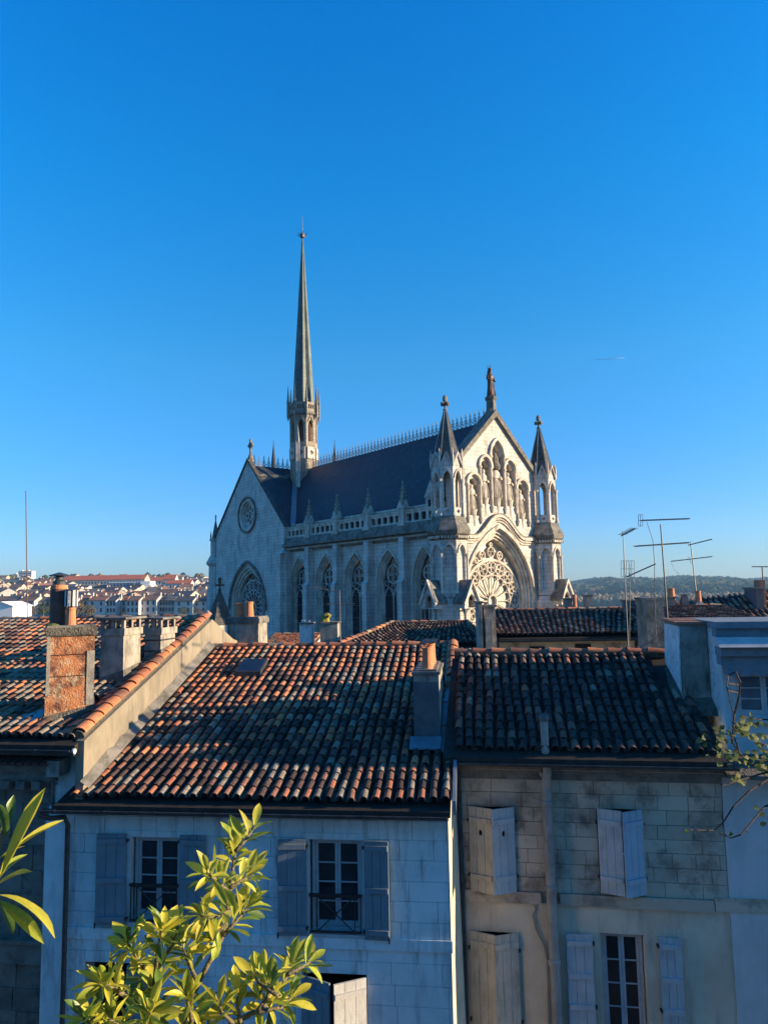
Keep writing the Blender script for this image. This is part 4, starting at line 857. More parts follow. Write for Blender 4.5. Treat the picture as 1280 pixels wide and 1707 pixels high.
# lit quoin strip on the right return and thin pipes beside it
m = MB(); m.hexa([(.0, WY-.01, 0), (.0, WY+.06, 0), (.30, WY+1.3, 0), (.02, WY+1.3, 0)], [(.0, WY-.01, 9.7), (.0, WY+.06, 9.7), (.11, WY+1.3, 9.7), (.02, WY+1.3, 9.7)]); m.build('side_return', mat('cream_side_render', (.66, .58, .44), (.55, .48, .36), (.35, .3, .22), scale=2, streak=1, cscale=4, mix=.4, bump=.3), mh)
# chimney: narrow dark front, light sides
zt = MH.py(712, 1120, CHX.y).z
chm = MB(); chm.box(cx0, cx1, CHX.y, CHX.y+CD, CHX.z-.3, zt-.06); ch = chm.build('chimney', CHIM, mroof); ch['label'] = 'chimney with dark clad front and three clay pots'
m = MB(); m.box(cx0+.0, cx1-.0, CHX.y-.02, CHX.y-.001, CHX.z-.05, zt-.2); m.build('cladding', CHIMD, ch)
m = MB(); m.box(cx0-.03, cx1+.03, CHX.y-.05, CHX.y+CD+.04, zt-.06, zt); m.box(cx0+.04, cx1-.04, CHX.y+.02, CHX.y+CD-.04, zt, zt+.04); m.build('chimney_cap', STONE_D, ch)
for i in range(4):
    p_ = pot(ch, (cx0+cx1)/2+.02, CHX.y+.22+.46*i, zt+.02, .46, .115)
m = MB(); [m.box((cx0+cx1)/2-.14, (cx0+cx1)/2+.18, CHX.y+.1+.46*i, CHX.y+.34+.46*i, zt+.53, zt+.55) for i in range(1, 4)]; m.build('cowl_plates', ZINCD, ch)
# zinc valley beside the chimney
zr = lambda y: 9.86+.3*y
for i in range(3):
    y_ = CHX.y-.3+1.08*i; m = MB(); m.hexa([(cx1, y_, zr(y_)+.05), (.12, y_, zr(y_)+.05), (.12, y_+1.1, zr(y_+1.1)+.03), (cx1, y_+1.1, zr(y_+1.1)+.03)], [(cx1, y_, zr(y_)+.075), (.12, y_, zr(y_)+.075), (.12, y_+1.1, zr(y_+1.1)+.05), (cx1, y_+1.1, zr(y_+1.1)+.05)]); m.build('zinc_sheet', ZINC, mroof)
m = MB(); m.hexa([(cx0-.08, CHX.y-.3, zr(CHX.y-.3)+.1), (cx1+.02, CHX.y-.3, zr(CHX.y-.3)+.1), (cx1+.02, CHX.y, zr(CHX.y)+.1), (cx0-.08, CHX.y, zr(CHX.y)+.1)], [(cx0-.08, CHX.y-.3, zr(CHX.y-.3)+.13), (cx1+.02, CHX.y-.3, zr(CHX.y-.3)+.13), (cx1+.02, CHX.y-.02, zr(CHX.y)+.22), (cx0-.08, CHX.y-.02, zr(CHX.y)+.22)]); m.build('zinc_apron', ZINC, mroof)
m = MB(); m.hexa([(.1, -.1, 9.75), (.16, -.1, 9.75), (.16, CHX.y+3, zr(CHX.y+3)), (.1, CHX.y+3, zr(CHX.y+3))], [(.1, -.1, 9.98), (.16, -.1, 9.98), (.16, CHX.y+3, zr(CHX.y+3)+.22), (.1, CHX.y+3, zr(CHX.y+3)+.22)]); m.build('zinc_upstand', ZINC, mroof)

# ------------------------------------------------------------------ left house
e0 = at(128, 1235, 13.9); LH = Frame(e0.x, e0.y, 9.0)
pkw = at(345, 1033, 20.8); pk = LH.loc(pkw)
lh = fempty('terraced_house', LH); tag(lh, 'terraced house at the left with tall chimneys, lit beige gable wall and shaded stone front', 'house', 'terraced houses')
ez = e0.z; W_ = 8.6
sl = (pk.z-ez)/pk.y; zl = lambda y: ez+sl*y
m = MB(); m.hexa([(-W_, -.15, ez-.2), (.05, -.15, ez-.2), (pk.x+.02, pk.y, pk.z-.18), (-W_+pk.x, pk.y, pk.z-.18)], [(-W_, -.15, ez-.06), (.05, -.15, ez-.06), (pk.x+.02, pk.y, pk.z-.05), (-W_+pk.x, pk.y, pk.z-.05)])
m.hexa([(-W_, pk.y, pk.z-.18), (pk.x, pk.y, pk.z-.18), (pk.x, pk.y+5, pk.z-1.7), (-W_, pk.y+5, pk.z-1.7)], [(-W_, pk.y, pk.z-.05), (pk.x, pk.y, pk.z-.05), (pk.x, pk.y+5, pk.z-1.55), (-W_, pk.y+5, pk.z-1.55)])
lroof = m.build('roof', ROOFBASE, lh)
nrm = Vector((0, -sl, 1)).normalized()
def onroof(x, y): return LH.pl(x, y, (0, 0, ez), nrm)
c1 = onroof(73, 1206); c2 = onroof(182, 1140); c3 = onroof(255, 1104)
CH1 = (c1.x-.02, c1.x+.92, c1.y, c1.y+.5); 
def chim_foot(c, w, d): return lambda p: c.x-.1 < p.x < c.x+w+.05 and c.y-.15 < p.y < c.y+d
f2 = chim_foot(Vector((c2.x-.25, c2.y, 0)), .62, 1.0); f3 = chim_foot(Vector((c3.x-.25, c3.y, 0)), .62, 1.1)
def lskip(p, s_, t): return (c1.x-.15 < p.x < c1.x+.75 and c1.y-.1 < p.y < c1.y+.85) or f2(p) or f3(p)
tile_roof(lroof, LH, (-W_, 0, ez-.0), (-.15, 0, ez), (-W_+pk.x, pk.y, pk.z), (pk.x-.12, pk.y, pk.z), 40, .30, [2.2, 1.6, 2.0, 2.0, 3.6, 2.4, .8], sag=.035, skip=lskip, seed=5)
ridge_row(lroof, (-W_+pk.x, pk.y, pk.z), (pk.x, pk.y, pk.z), [.5, .5, 1, 3, 2, 2, 2], .42, z=.07)
ridge_row(lroof, (.0, .05, ez), (pk.x, pk.y-.1, pk.z), [5, 4, 1.5, .2, .5, 0, 0], .36, z=.12, name='tile', sc=1.15)
ridge_row(lroof, (-.24, .05, ez), (pk.x-.24, pk.y-.1, pk.z), [3, 3, 2, 1, 1, 0, 0], .30, z=.05, name='tile', mortar=False, sc=.95)
# party wall (gable) in the line of the middle house
bk = LH.loc(at(392, 1070, 22.95)); d_ = (pk-Vector((0, 0, 0))); ux = Vector((pk.x, pk.y, 0)).normalized()
L1 = math.hypot(pk.x, pk.y); m = MB(); m.M = Matrix.Rotation(math.atan2(ux.y, ux.x)-math.pi/2, 4, 'Z')
m.plate([(-.02, 9.75), (L1+4.2, 9.75), (L1+4.2, pk.z-1.1), (L1+1.9, pk.z-.68), (L1, pk.z+.0), (-.02, ez+.0)], [], 'x', .0, .16)
gw = m.build('gable_wall', PLASTER_L, lh)
m = MB(); m.M = Matrix.Rotation(math.atan2(ux.y, ux.x)-math.pi/2, 4, 'Z')   # rough mortar fillet where the lower roof meets the wall
zz = lambda y: ez-1.0+.298*y
N_ = 26; top = []; bot = []
for i in range(N_+1):
    y_ = -.15+(L1-.1)*i/N_; j = rnd.uniform(-.03, .05); top.append((.165, y_, 9.86+.3*(y_+.75-.0)+.17+j)); bot.append((.34, y_, 9.86+.3*(y_+.75)+.06))
m.add(top+bot, [(i, i+1, N_+2+i, N_+1+i) for i in range(N_)]); m.build('mortar_fillet', STONE_D, lh, fix=False)
# front wall and cornices
WL = .42
m = MB(); m.box(-W_, -.02, WL, WL+.4, 0, ez-.15); fwl = m.build('wall', PLASTER_B, lh)
m = MB(); m.box(-.0, .02, WL, 1.5, 0, ez-.3); m.build('wall_return', PLASTER_B, lh)
def lp(x, y, yl=WL): return LH.py(x, y, yl)
xr = lp(78, 1400).x
z_c0, z_c1 = lp(30, 1262).z, lp(30, 1300).z; zs0, zs1 = lp(30, 1560).z, lp(30, 1602).z; print('left cornice z', z_c0, z_c1, zs0, zs1, xr, ez)
xq = lp(104, 1270, WL-.3).x
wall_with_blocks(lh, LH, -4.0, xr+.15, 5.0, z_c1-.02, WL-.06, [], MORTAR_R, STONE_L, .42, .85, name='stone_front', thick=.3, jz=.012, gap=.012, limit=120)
m = MB()
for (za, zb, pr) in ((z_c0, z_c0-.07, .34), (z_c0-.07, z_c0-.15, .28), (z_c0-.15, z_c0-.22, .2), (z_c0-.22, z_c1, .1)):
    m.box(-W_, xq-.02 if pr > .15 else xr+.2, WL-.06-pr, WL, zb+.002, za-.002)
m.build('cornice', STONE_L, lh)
for i in range(14):
    m = MB(); x = xr-.1-.33*i; m.box(x-.09, x+.09, WL-.26, WL-.05, z_c1-.12, z_c1+.04); m.build('modillion', STONE_L, lh)
m = MB(); m.box(xq-.25, xq, WL-.42, WL-.06, z_c0-.26, z_c0+.03); m.build('cornice_end', CHIM, lh)
m = MB()
for k in range(26): x = xq-.3-.16*k; m.M = Matrix.Translation((x, WL-.34, z_c0-.02)) @ Matrix.Rotation(R(14), 4, 'X'); m.lathe([(0.001, 0)], 0, 0, 3) if False else m.box(-.065, .065, -.12, .25, -.01, .05)
m.M = I4; tag(m.build('cornice_tiles', TM[3], lh), kind='stuff')
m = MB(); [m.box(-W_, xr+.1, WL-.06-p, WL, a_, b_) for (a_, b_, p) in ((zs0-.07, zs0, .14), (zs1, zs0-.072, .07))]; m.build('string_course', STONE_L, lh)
m = MB(); m.box(-W_, .0, -.1, -.02, ez-.26, ez-.08); m.build('fascia', ZINCD, lh)
gutter(lh, -W_, .0, -.16, ez-.14, .07)
m = MB(); m.lathe([(.0, 0), (.05, .01), (.05, .05), (.0, .06)], 0, 0, 10); o = m.build('gutter_end', LIMEW, lh); o.location = (.02, -.16, ez-.16); o.rotation_euler = (0, R(90), 0)
m = MB(); x = xq-.18; m.tube([(x, WL-.3, z_c0-.27), (x, WL-.32, z_c0-.45)], .02, 5); m.tube([(x-.1, WL-.3, z_c0-.42), (x, WL-.32, z_c0-.3), (x+.1, WL-.3, z_c0-.42)], .015, 5); m.build('iron_hook', ALU, lh)
# chimney 1: broad rusty-red slab turned to the sun
def box_chimney(name, fr_rot, foot, w, d, ztop, mt, parent, label, rot=0.0, cap=True, capm=STONE_D, flare=True):
    M = Matrix.Translation((foot.x, foot.y, 0)) @ Matrix.Rotation(rot, 4, 'Z'); m = MB(); m.M = M
    m.hexa([(0, 0, foot.z-.5), (w, 0, foot.z-.5), (w, d, foot.z-.5), (0, d, foot.z-.5)], [(0.015, 0.01, ztop), (w-.015, 0.01, ztop), (w-.015, d-.01, ztop), (.015, d-.01, ztop)])
    c_ = m.build(name, mt, parent); c_['label'] = label
    if flare:
        m = MB(); m.M = M; zf = foot.z+.25; m.hexa([(-.12, -.15, foot.z-.25), (w+.10, -.15, foot.z-.2), (w+.1, d+.1, foot.z+sl*d-.1), (-.12, d+.1, foot.z+sl*d-.1)], [(-.012, -.012, foot.z+.12), (w+.012, -.012, foot.z+.30), (w+.012, d+.01, foot.z+.42), (-.012, d+.01, foot.z+.3)]); m.build('mortar_skirt', ROUGHC, c_)
    if cap: m = MB(); m.M = M; m.box(-.035, w+.035, -.035, d+.035, ztop-.18, ztop-.02); m.box(-.0, w+.0, -.0, d+.0, ztop-.02, ztop+.03); m.build('chimney_cap', capm, c_)
    return c_, M
zt1 = LH.py(110, 1046, c1.y).z
w1_ = (LH.py(150, 1150, c1.y+.1).x-c1.x)*1.0
ROT1 = R(33)
ch1, M1 = box_chimney('chimney', LH, c1, w1_*1.0, .42, zt1, CHIMB, lroof, 'broad chimney with flaking orange-red face, a dark flue and a clay pot', rot=ROT1)
for (a, b, c, d) in ((0.0, .09, .3, 1.0), (.82, 1.0, .0, .72)):
    m = MB(); m.M = M1; hh = zt1-c1.z-.35; m.box(w1_*a+.012, w1_*b-.005, -.012, .03, c1.z+.3+hh*c*.5, c1.z+.28+hh*d); m.build('quoin_stone', CHIM, ch1)
for k in range(2): m = MB(); m.M = M1; z_ = c1.z+.5+(zt1-c1.z-.7)*(.33+.36*k); m.box(.0, w1_, -.006, .0, z_, z_+.012); m.build('crack_joint', DARKM, ch1)
for k in range(3): m = MB(); m.M = M1; m.box(-.02+w1_*k/3, w1_*(k+1)/3-.03, -.06, .46, zt1-.16, zt1-.015); m.build('brick', ROUGHC, ch1)
m = MB(); m.M = M1; m.lathe([(.14, zt1-.0), (.12, zt1+.05), (.02, zt1+.08)], .1, .2, 8); m.build('moss_clump', MOSS, ch1)
# big flue with cone cap; pot with striped cowl
fx = M1 @ Vector((.2, .45, 0)); fz0 = zt1-.05; fz1 = LH.py(96, 957, fx.y).z; fr_ = (LH.py(108, 990, fx.y).x-LH.py(86, 990, fx.y).x)/2
m = MB(); m.lathe([(fr_*1.15, fz0-1.0), (fr_*1.1, fz1-.32), (fr_*.98, fz1-.30)], fx.x, fx.y, 18); fl1 = m.build('flue', RUST, ch1, smooth=False)
m = MB(); m.lathe([(fr_*1.08, fz1-.42), (fr_*1.08, fz1-.24), (fr_*.95, fz1-.23)], fx.x, fx.y, 18); m.build('clay_ring', POT, fl1)
m = MB(); m.lathe([(fr_*.9, fz1-.25), (fr_*.85, fz1-.16), (fr_*.55, fz1-.12), (fr_*.5, fz1-.02)], fx.x, fx.y, 14); m.lathe([(fr_*1.35, fz1-.04), (fr_*1.38, fz1-.025), (.01, fz1+.035)], fx.x, fx.y, 18); m.build('flue_cap', ZINCD, fl1)
px_ = M1 @ Vector((.44, .2, 0)); p1_ = LH.py(112, 1044, px_.y); p2_ = LH.py(112, 1013, px_.y); pot(ch1, px_.x, px_.y, zt1-.0, p2_.z-zt1, .105)
ca, cb = LH.py(113, 1011, px_.y).z, LH.py(113, 984, px_.y).z
m = MB(); m.lathe([(.06, ca-.08), (.07, ca+.02)], px_.x, px_.y, 10); m.lathe([(.115, ca), (.12, cb)], px_.x, px_.y, 16); cw = m.build('cowl', ZINCD, ch1)
for k in range(8):
    a = math.pi/4*k+.2; m = MB(); m.M = Matrix.Translation((px_.x+.122*math.cos(a), px_.y+.122*math.sin(a), 0)) @ Matrix.Rotation(a, 4, 'Z'); m.box(-.004, .006, -.025, .025, ca, cb-.0); m.build('cowl_fin', LIMEW, cw)
m = MB(); m.lathe([(.15, cb), (.15, cb+.012), (.03, cb+.03)], px_.x, px_.y, 14); m.build('cowl_lid', ZINCD, cw)
# blue zinc flashing at its foot
m = MB(); m.add([(c1.x-.02, c1.y-.18, zl(c1.y-.18)+.1), (c1.x-.75, c1.y-.12, zl(c1.y-.12)+.08), (c1.x-.1, c1.y+.4, zl(c1.y+.4)+.16), (c1.x+.02, c1.y+.2, zl(c1.y+.2)+.25)], [(0, 1, 2, 3)]); m.build('zinc_flashing', ZINC, lroof, fix=False)
for (c_, xa, xb, ya, lab, hh) in ((c2, 166, 206, 1048, 'pale rendered chimney with an open slab cap, left of two', 1), (c3, 240, 268, 1047, 'pale rendered chimney with an open slab cap, nearer the gable', 2)):
    xa_, xb_ = LH.py(xa, 1090, c_.y).x, LH.py(xb, 1090, c_.y).x; w = xb_-xa_; ztp = LH.py((xa+xb)/2, ya, c_.y).z
    ft = Vector((xa_, c_.y, c_.z)); cc, Mc = box_chimney('chimney', LH, ft, w, .8, ztp, CHIM, lroof, lab, cap=False)
    m = MB(); m.M = Mc; m.box(-.03, w+.03, -.03, .83, ztp-.16, ztp); m.build('chimney_collar', CHIM, cc)
    hp = .2
    for (x, y) in ((0, 0), (w-.08, 0), (0, .34), (w-.08, .34), (0, .7), (w-.08, .7), (w*.45, 0)):
        m = MB(); m.M = Mc; m.box(x, x+.08, y, y+.08, ztp, ztp+hp); m.build('cap_post', CHIM, cc)
    m = MB(); m.M = Mc; m.box(-.07, w+.08, -.08, .9, ztp+hp, ztp+hp+.05); m.build('cap_slab', STONE_D, cc)
    if hh == 2:
        for z_ in (.12, .38): m = MB(); m.M = Mc; m.box(-.012, w+.012, -.012, .812, ztp-.16-z_-.03, ztp-.16-z_); m.build('iron_strap', ALUD, cc)
# chimney with two pots behind the gable
q = at(378, 1083, 23.2); b4 = LH.loc(q); tp = LH.py(405, 1030, b4.y).z; xe = LH.py(431, 1050, b4.y).x
cc, Mc = box_chimney('chimney', LH, Vector((b4.x, b4.y, b4.z)), xe-b4.x, .9, tp, CHIM, lh, 'pale chimney with two orange clay pots behind the gable', flare=False)
w = xe-b4.x; pot(cc, b4.x+w*.28, b4.y+.3, tp, .46, .16); pot(cc, b4.x+w*.62, b4.y+.25, tp, .5, .145)
# far-side render of the gable down to that chimney is part of gable_wall
m = MB(); w = LH.loc(at(346, 1026, 20.7)); m.lathe([(.02, -.14), (.085, -.02), (.06, .1), (.02, .14)], 0, 0, 8); o = m.build('gable_knob', CHIM, lh); o.location = w

# ------------------------------------------------------------------ right house
eLw = at(765, 1255, 14.3); RH = Frame(eLw.x, eLw.y, 9.0)
rh = fempty('terraced_house', RH); tag(rh, 'terraced house at the right with mossy dark tiles, stained stone wall and half-closed pale shutters', 'house', 'terraced houses')
rz_ = eLw.z; RW = RH.loc(at(1190, 1262, 13.7)).x; RW = 4.62
rl = RH.loc(at(768, 1094, 17.6)); rr = RH.py(1112, 1084, rl.y); print('right ridge', rl, rr)
rr.z = rl.z
m = MB(); m.hexa([(-.3, -.15, rz_-.2), (RW+.2, -.15, rz_-.2), (rr.x+.3, rl.y, rl.z-.2), (-.3, rl.y, rl.z-.2)], [(-.3, -.15, rz_-.06), (RW+.2, -.15, rz_-.06), (rr.x+.3, rl.y, rl.z-.05), (-.3, rl.y, rl.z-.05)])
m.hexa([(-.3, rl.y, rl.z-.2), (rr.x+.3, rl.y, rl.z-.2), (rr.x+.3, rl.y+4, rl.z-1.9), (-.3, rl.y+4, rl.z-1.9)], [(-.3, rl.y, rl.z-.05), (rr.x+.3, rl.y, rl.z-.05), (rr.x+.3, rl.y+4, rl.z-1.75), (-.3, rl.y+4, rl.z-1.75)])
rroof = m.build('roof', ROOFBASE, rh)
def rw_(s_, t): return [.0, .08, 1.6, 5-1.5*t, .02+2.5*t**4*(1-s_), .0, 3.4-1.0*t]
SLR = (rl.z-rz_)/rl.y
rf = RH.pl(1160, 1172, (0, 0, rz_), Vector((0, -SLR, 1)).normalized())
def rskip(p, s_, t): return p.x > rf.x-.55 and p.y > rf.y-.0
tile_roof(rroof, RH, (0.0, 0, rz_), (RW, 0, rz_), (rl.x-.0, rl.y, rl.z), (rr.x, rl.y, rl.z), 23, .285, rw_, sag=.04, skip=rskip, seed=9, jit=1.6)
ridge_row(rroof, (rl.x-.15, rl.y, rl.z), (rr.x, rl.y, rl.z), [2, 3, 2, 1, 2, 1, .5], .42, z=.09)
gutter(rh, -.1, RW+.4, -.12, rz_-.16, .06)
RY = .42
m = MB()
def rp(x, y, yl=RY): return RH.py(x, y, yl)
zc = [rp(900, v, RY-.2).z for v in (1268, 1284, 1292, 1304)]; print('right cornice', zc, rz_)
xs_ = rp(1205, 1350).x; xend = 13
A = op(RH, 781, 1345, 861, 1484, RY); B = op(RH, 994, 1349, 1076, 1488, RY); C_ = op(RH, 783, 1552, 870, 1735, RY); D_ = op(RH, 1000, 1556, 1086, 1790, RY)
zsc = rp(905, 1488).z; zsb = rp(905, 1507).z; print('right string', zsc, zsb, A, B, C_, D_)
w_r = wall_with_blocks(rh, RH, -.25, xs_, zsc, zc[3], RY, [A, B], MORTAR_R, STONE_R, .262, .52, name='stone_wall', jz=.007, gap=.0045, zlow=zsc-.2)
PL2 = mat('warm_plaster', (0.64, 0.55, 0.41), (0.52, 0.44, 0.32), (0.2, 0.175, 0.135), scale=1.0, streak=1, cscale=3, mix=0.4, bump=0.4, bscale=40, coords='World')
m = MB(); m.plate(rect(-.25, xs_, 0, zsc-.2), [C_, (D_)] and [rect(*C_), rect(*D_)], 'y', RY+.005, RY+.4); m.build('lower_wall', PL2, rh)
m = MB(); m.box(xs_+.003, xend, RY-.02, RY+.4, 0, rp(1240, 1290).z); m.build('plaster_wall', PLASTER_R, rh)
for w_ in (A, B, C_, D_): room(rh, *w_, RY+.38)
m = MB(); 
for (za, zb, pr) in ((rz_-.2, zc[0]+.02, .36), (zc[0]+.02, zc[1], .2), (zc[1], zc[2], .12), (zc[2], zc[3], .05)): m.box(-.25, RW+.35 if pr > .1 else xs_, RY-pr, RY+.1, zb+.002, za-.002)
m.build('cornice', STONE_D, rh)
m = MB(); m.box(-.2, xs_, RY-.15, RY-.03, zc[1]-.02, zc[1]+.03); m.build('cornice_moulding', STONE_R, rh)
for (xa, xb, dz) in ((774, 901, 0), (933, 1188, .0), (1190, 1290, .06)):
    a, b = rp(xa, 1490), rp(xb, 1490); m = MB(); m.box(a.x, b.x, RY-.05, RY+.01, zsb+dz*.5, zsc+dz); m.build('string_course', STONE_R, rh)
# windows and shutters of the right house
def pair(o_, angL, angR, mtL, mtR, n=3, hole=False, bat=(.18, .85), lab=(None, None)):
    h = (o_[1]-o_[0])/2
    a = shutter(rh, o_[0]+.01, RY-.03, o_[2]-.02, o_[3]+.03, h*1.1, -angL, 1, mtL, bat, n=n, hole=hole, label=lab[0])
    b = shutter(rh, o_[1]-.01, RY-.03, o_[2]-.02, o_[3]+.03, h*1.1, angR, -1, mtR, bat, n=n, hole=hole, label=lab[1])
    for z in (.85, .18):
        zz_ = o_[2]+(o_[3]-o_[2])*z; shutter_bracket(a, o_[0]-.02, RY-.02, zz_); shutter_bracket(b, o_[1]+.02, RY-.02, zz_)
    m = MB(); m.tube([(o_[0]+h, RY-.22, (o_[2]+o_[3])/2), (o_[0]+h+.03, RY-.24, (o_[2]+o_[3])/2+.02)], .014, 5); m.build('latch', LIMEW, a)
pair(A, .38, .46, SHUT_C, SHUT_Q, hole=True, lab=('cream shutter leaf', 'shutter leaf coloured with blue-grey sky light'))  # bluish sky light on the right leaf comes from its material colour
SHUT_P = mat('skylit_blue_shutter', (0.28, 0.43, 0.53), (0.23, 0.36, 0.45), (0.2, 0.25, 0.3), rough=0.6, scale=3, streak=1, cscale=13, mix=0.3, bump=0.3, bscale=40)  # blue of the sky on the right-hand leaf, put into its colour
pair(B, .36, .55, SHUT_W, SHUT_P, lab=(None, 'shutter leaf coloured with pale blue sky light'))
pair(C_, .33, .42, SHUT_C, SHUT_C, n=3, bat=(.9,))
window(rh, D_[0]+.02, D_[1]-.02, D_[2]+.02, D_[3]-.02, RY, 5, deep=.2)
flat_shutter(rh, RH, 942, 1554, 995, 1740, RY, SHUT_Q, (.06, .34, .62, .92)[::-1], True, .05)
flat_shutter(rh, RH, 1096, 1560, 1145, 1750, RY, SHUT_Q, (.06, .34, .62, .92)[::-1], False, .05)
# soil pipe, downpipe and thin conduits
pa = rp(908, 1196, -.25); 
m = MB(); xpp = rp(914, 1400, RY-.18).x; xt = rp(908, 1230, .0).x
m.tube([(xt, .05, rp(908, 1194, .05).z), (xt, .05, rz_+.05), (xt+.02, .12, rz_-.35), (xpp, RY-.14, zc[3]-.1), (xpp+.03, RY-.14, 5)], [.075, .075, .08, .095, .095], 14); sp_ = m.build('soil_pipe', PIPEM, rh, smooth=False)
for yv in (1290, 1338, 1480, 1604): z_ = rp(915, yv, RY-.14).z; m = MB(); m.lathe([(.10, z_-.05), (.118, z_-.04), (.118, z_+.03), (.10, z_+.05)], xpp+(.012 if yv > 1400 else .0), RY-.14, 14); m.build('pipe_collar', PIPEM, sp_)
m = MB(); z_ = rp(908, 1194, .05).z; m.lathe([(.08, z_-.1), (.095, z_-.02), (.05, z_+.04)], xt, .05, 10); m.build('pipe_cap', STONE_D, sp_)
x_ = rp(772, 1500, RY-.1).x
m = MB(); m.tube([(x_-.02, RY-.1, rz_-.25), (x_, RY-.1, 5)], .04, 10); m.build('downpipe', ZINCD, rh)
m = MB(); m.tube([(x_-.11, RY-.07, rz_-.25), (x_-.09, RY-.07, 5)], .028, 8); m.build('thin_pipe', ZINCD, rh)
m = MB(); P = [rp(890, 1508), rp(893, 1516), rp(888, 1524), rp(893, 1548), rp(906, 1574), rp(912, 1600), rp(914, 1707), rp(915, 1790)]; P = [Vector((p.x, RY-.03, p.z)) for p in P]; m.tube(P, .016, 6); m.build('cable_conduit', PIPEM, rh)

# ------------------------------------------------------------------ right: stepped chimney block and attic storey with awning
def R2(x, y, yl): return RH.py(x, y, yl)
bx0 = R2(1136, 1100, rf.y).x; bx1 = R2(1180, 1100, rf.y).x; bt = R2(1158, 1042, rf.y).z
m = MB(); m.hexa([(bx0-.03, rf.y, rf.z-.7), (bx1+.03, rf.y, rf.z-.7), (bx1+.03, rf.y+1.35, rf.z-.4), (bx0-.03, rf.y+1.35, rf.z-.4)], [(bx0, rf.y, bt), (bx1, rf.y, bt), (bx1, rf.y+1.3, bt), (bx0, rf.y+1.3, bt)])
cb_ = m.build('chimney', CHIM, rroof); cb_['label'] = 'squat stained chimney block under brick slabs'
m = MB(); m.hexa([(bx0-.06, rf.y+.0, rf.z+.25), (bx0-.035, rf.y-.0, rf.z+.2), (bx0-.035, rf.y+1.3, rf.z+.65), (bx0-.06, rf.y+1.3, rf.z+.7)], [(bx0-.03, rf.y, bt-.02), (bx0-.002, rf.y, bt-.02), (bx0-.002, rf.y+1.3, bt-.02), (bx0-.03, rf.y+1.3, bt-.02)]); m.build('whitewashed_side', LIMEW, cb_)
for k in range(3): m = MB(); m.box(bx0-.08, bx1+.02, rf.y-.06+.47*k, rf.y+.38+.47*k, bt+.01+.012*k, bt+.07+.012*k); m.build('brick', BRICKT, cb_)
m = MB(); m.hexa([(bx0-.22, rf.y-.4, rf.z-.2), (bx1+.3, rf.y-.4, rf.z-.2), (bx1+.3, rf.y+.0, rf.z+.02), (bx0-.22, rf.y+1.3, rf.z+.35)], [(bx0-.18, rf.y-.35, rf.z-.08), (bx1+.3, rf.y-.35, rf.z-.08), (bx1+.05, rf.y+.0, rf.z+.12), (bx0-.05, rf.y+1.3, rf.z+.6)]); m.build('mortar_skirt', ROUGHC, cb_)
ay = .75
ax0 = R2(1206, 1160, ay).x; atop = R2(1206, 1045, ay+1.0).z
ah = fempty('attic_storey', RH, (0, 0, 0)); tag(ah, 'white attic storey with scalloped awning and small-paned window at the right edge', 'attic')
wa = op(RH, 1224, 1120, 1300, 1198, ay)
m = MB(); m.plate(rect(ax0, ax0+9, rz_-.3, atop), [rect(*wa)], 'y', ay, ay+.25); aw = m.build('wall', PLASTER_R, ah)
m = MB(); m.box(ax0, ax0+.3, ay+.25, ay+2.1, rz_-.5, atop+.0); m.box(ax0+8.7, ax0+9, ay+.25, ay+2.1, rz_-.5, atop); m.box(ax0, ax0+9, ay+2.1, ay+2.3, rz_-.5, atop+.0); m.build('side_wall', LIMEW, ah)
m = MB(); m.box(ax0-.03, ax0+9.1, ay-.1, ay+2.35, atop+.02, atop+.14); m.build('flat_roof', FABRIC, ah)
room(ah, *wa, ay+.22)
window(ah, wa[0]+.0, wa[0]+1.05, wa[2], wa[3], ay, 3, deep=.08, glass=mat('curtained_glass', (0.10, 0.13, 0.16), (0.07, 0.09, 0.11), rough=0.25, spec=0.5, bump=0.05))
window(ah, wa[0]+1.05, wa[1]+.3, wa[2], wa[3], ay, 3, deep=.08) if wa[1]-wa[0] > 1.6 else None
m = MB(); xw = wa[0]-.09; m.box(xw, xw+.08, ay-.04, ay+.05, wa[2]-.15, wa[3]+.05); m.box(xw, wa[1]+.3, ay-.06, ay+.04, wa[2]-.12, wa[2]-.03); m.build('window_surround', FRAMEM, ah)
# awning cassette, folded roof panes and valance
za_ = [R2(1240, v, ay-.35).z for v in (1036, 1048, 1062, 1078, 1094, 1110, 1124)]; xa_ = R2(1193, 1060, ay-.35).x
for i, (t, b, yf, mt, nm) in enumerate(((0, 1, .0, FABRIC, 'awning_hood'), (1, 2, .08, FABRIC, 'awning_fabric'), (2, 3, -.12, FRAMEM, 'glass_strip'), (3, 4, -.02, FABRIC, 'awning_fabric'), (4, 5, .10, FABRIC, 'awning_fabric'))):
    m = MB(); y_ = ay-.38+yf
    if nm == 'glass_strip': m.hexa([(xa_, y_-.05, za_[b]), (xa_+4, y_-.05, za_[b]), (xa_+4, ay, za_[b]+.02), (xa_, ay, za_[b]+.02)], [(xa_, y_+.12, za_[t]), (xa_+4, y_+.12, za_[t]), (xa_+4, ay, za_[t]), (xa_, ay, za_[t])])
    else: m.box(xa_+.0+.02*i, xa_+4, y_, ay-.003, za_[b]+.004, za_[t]-.004)
    m.build(nm, mt, ah)
n_ = 64; vs = []; xv0 = R2(1206, 1112, ay-.3).x
for i in range(n_+1):
    x = xv0+3.4*i/n_; yv = ay-.3+.02*math.sin(i*.9); vs += [(x, yv, za_[5]+.02), (x, yv-.01, za_[6]-.05*abs(math.sin(i*math.pi/5)))]
m = MB(); m.add(vs, [(2*i, 2*i+1, 2*i+3, 2*i+2) for i in range(n_)]); m.build('scalloped_valance', FABRIC, ah, fix=False)
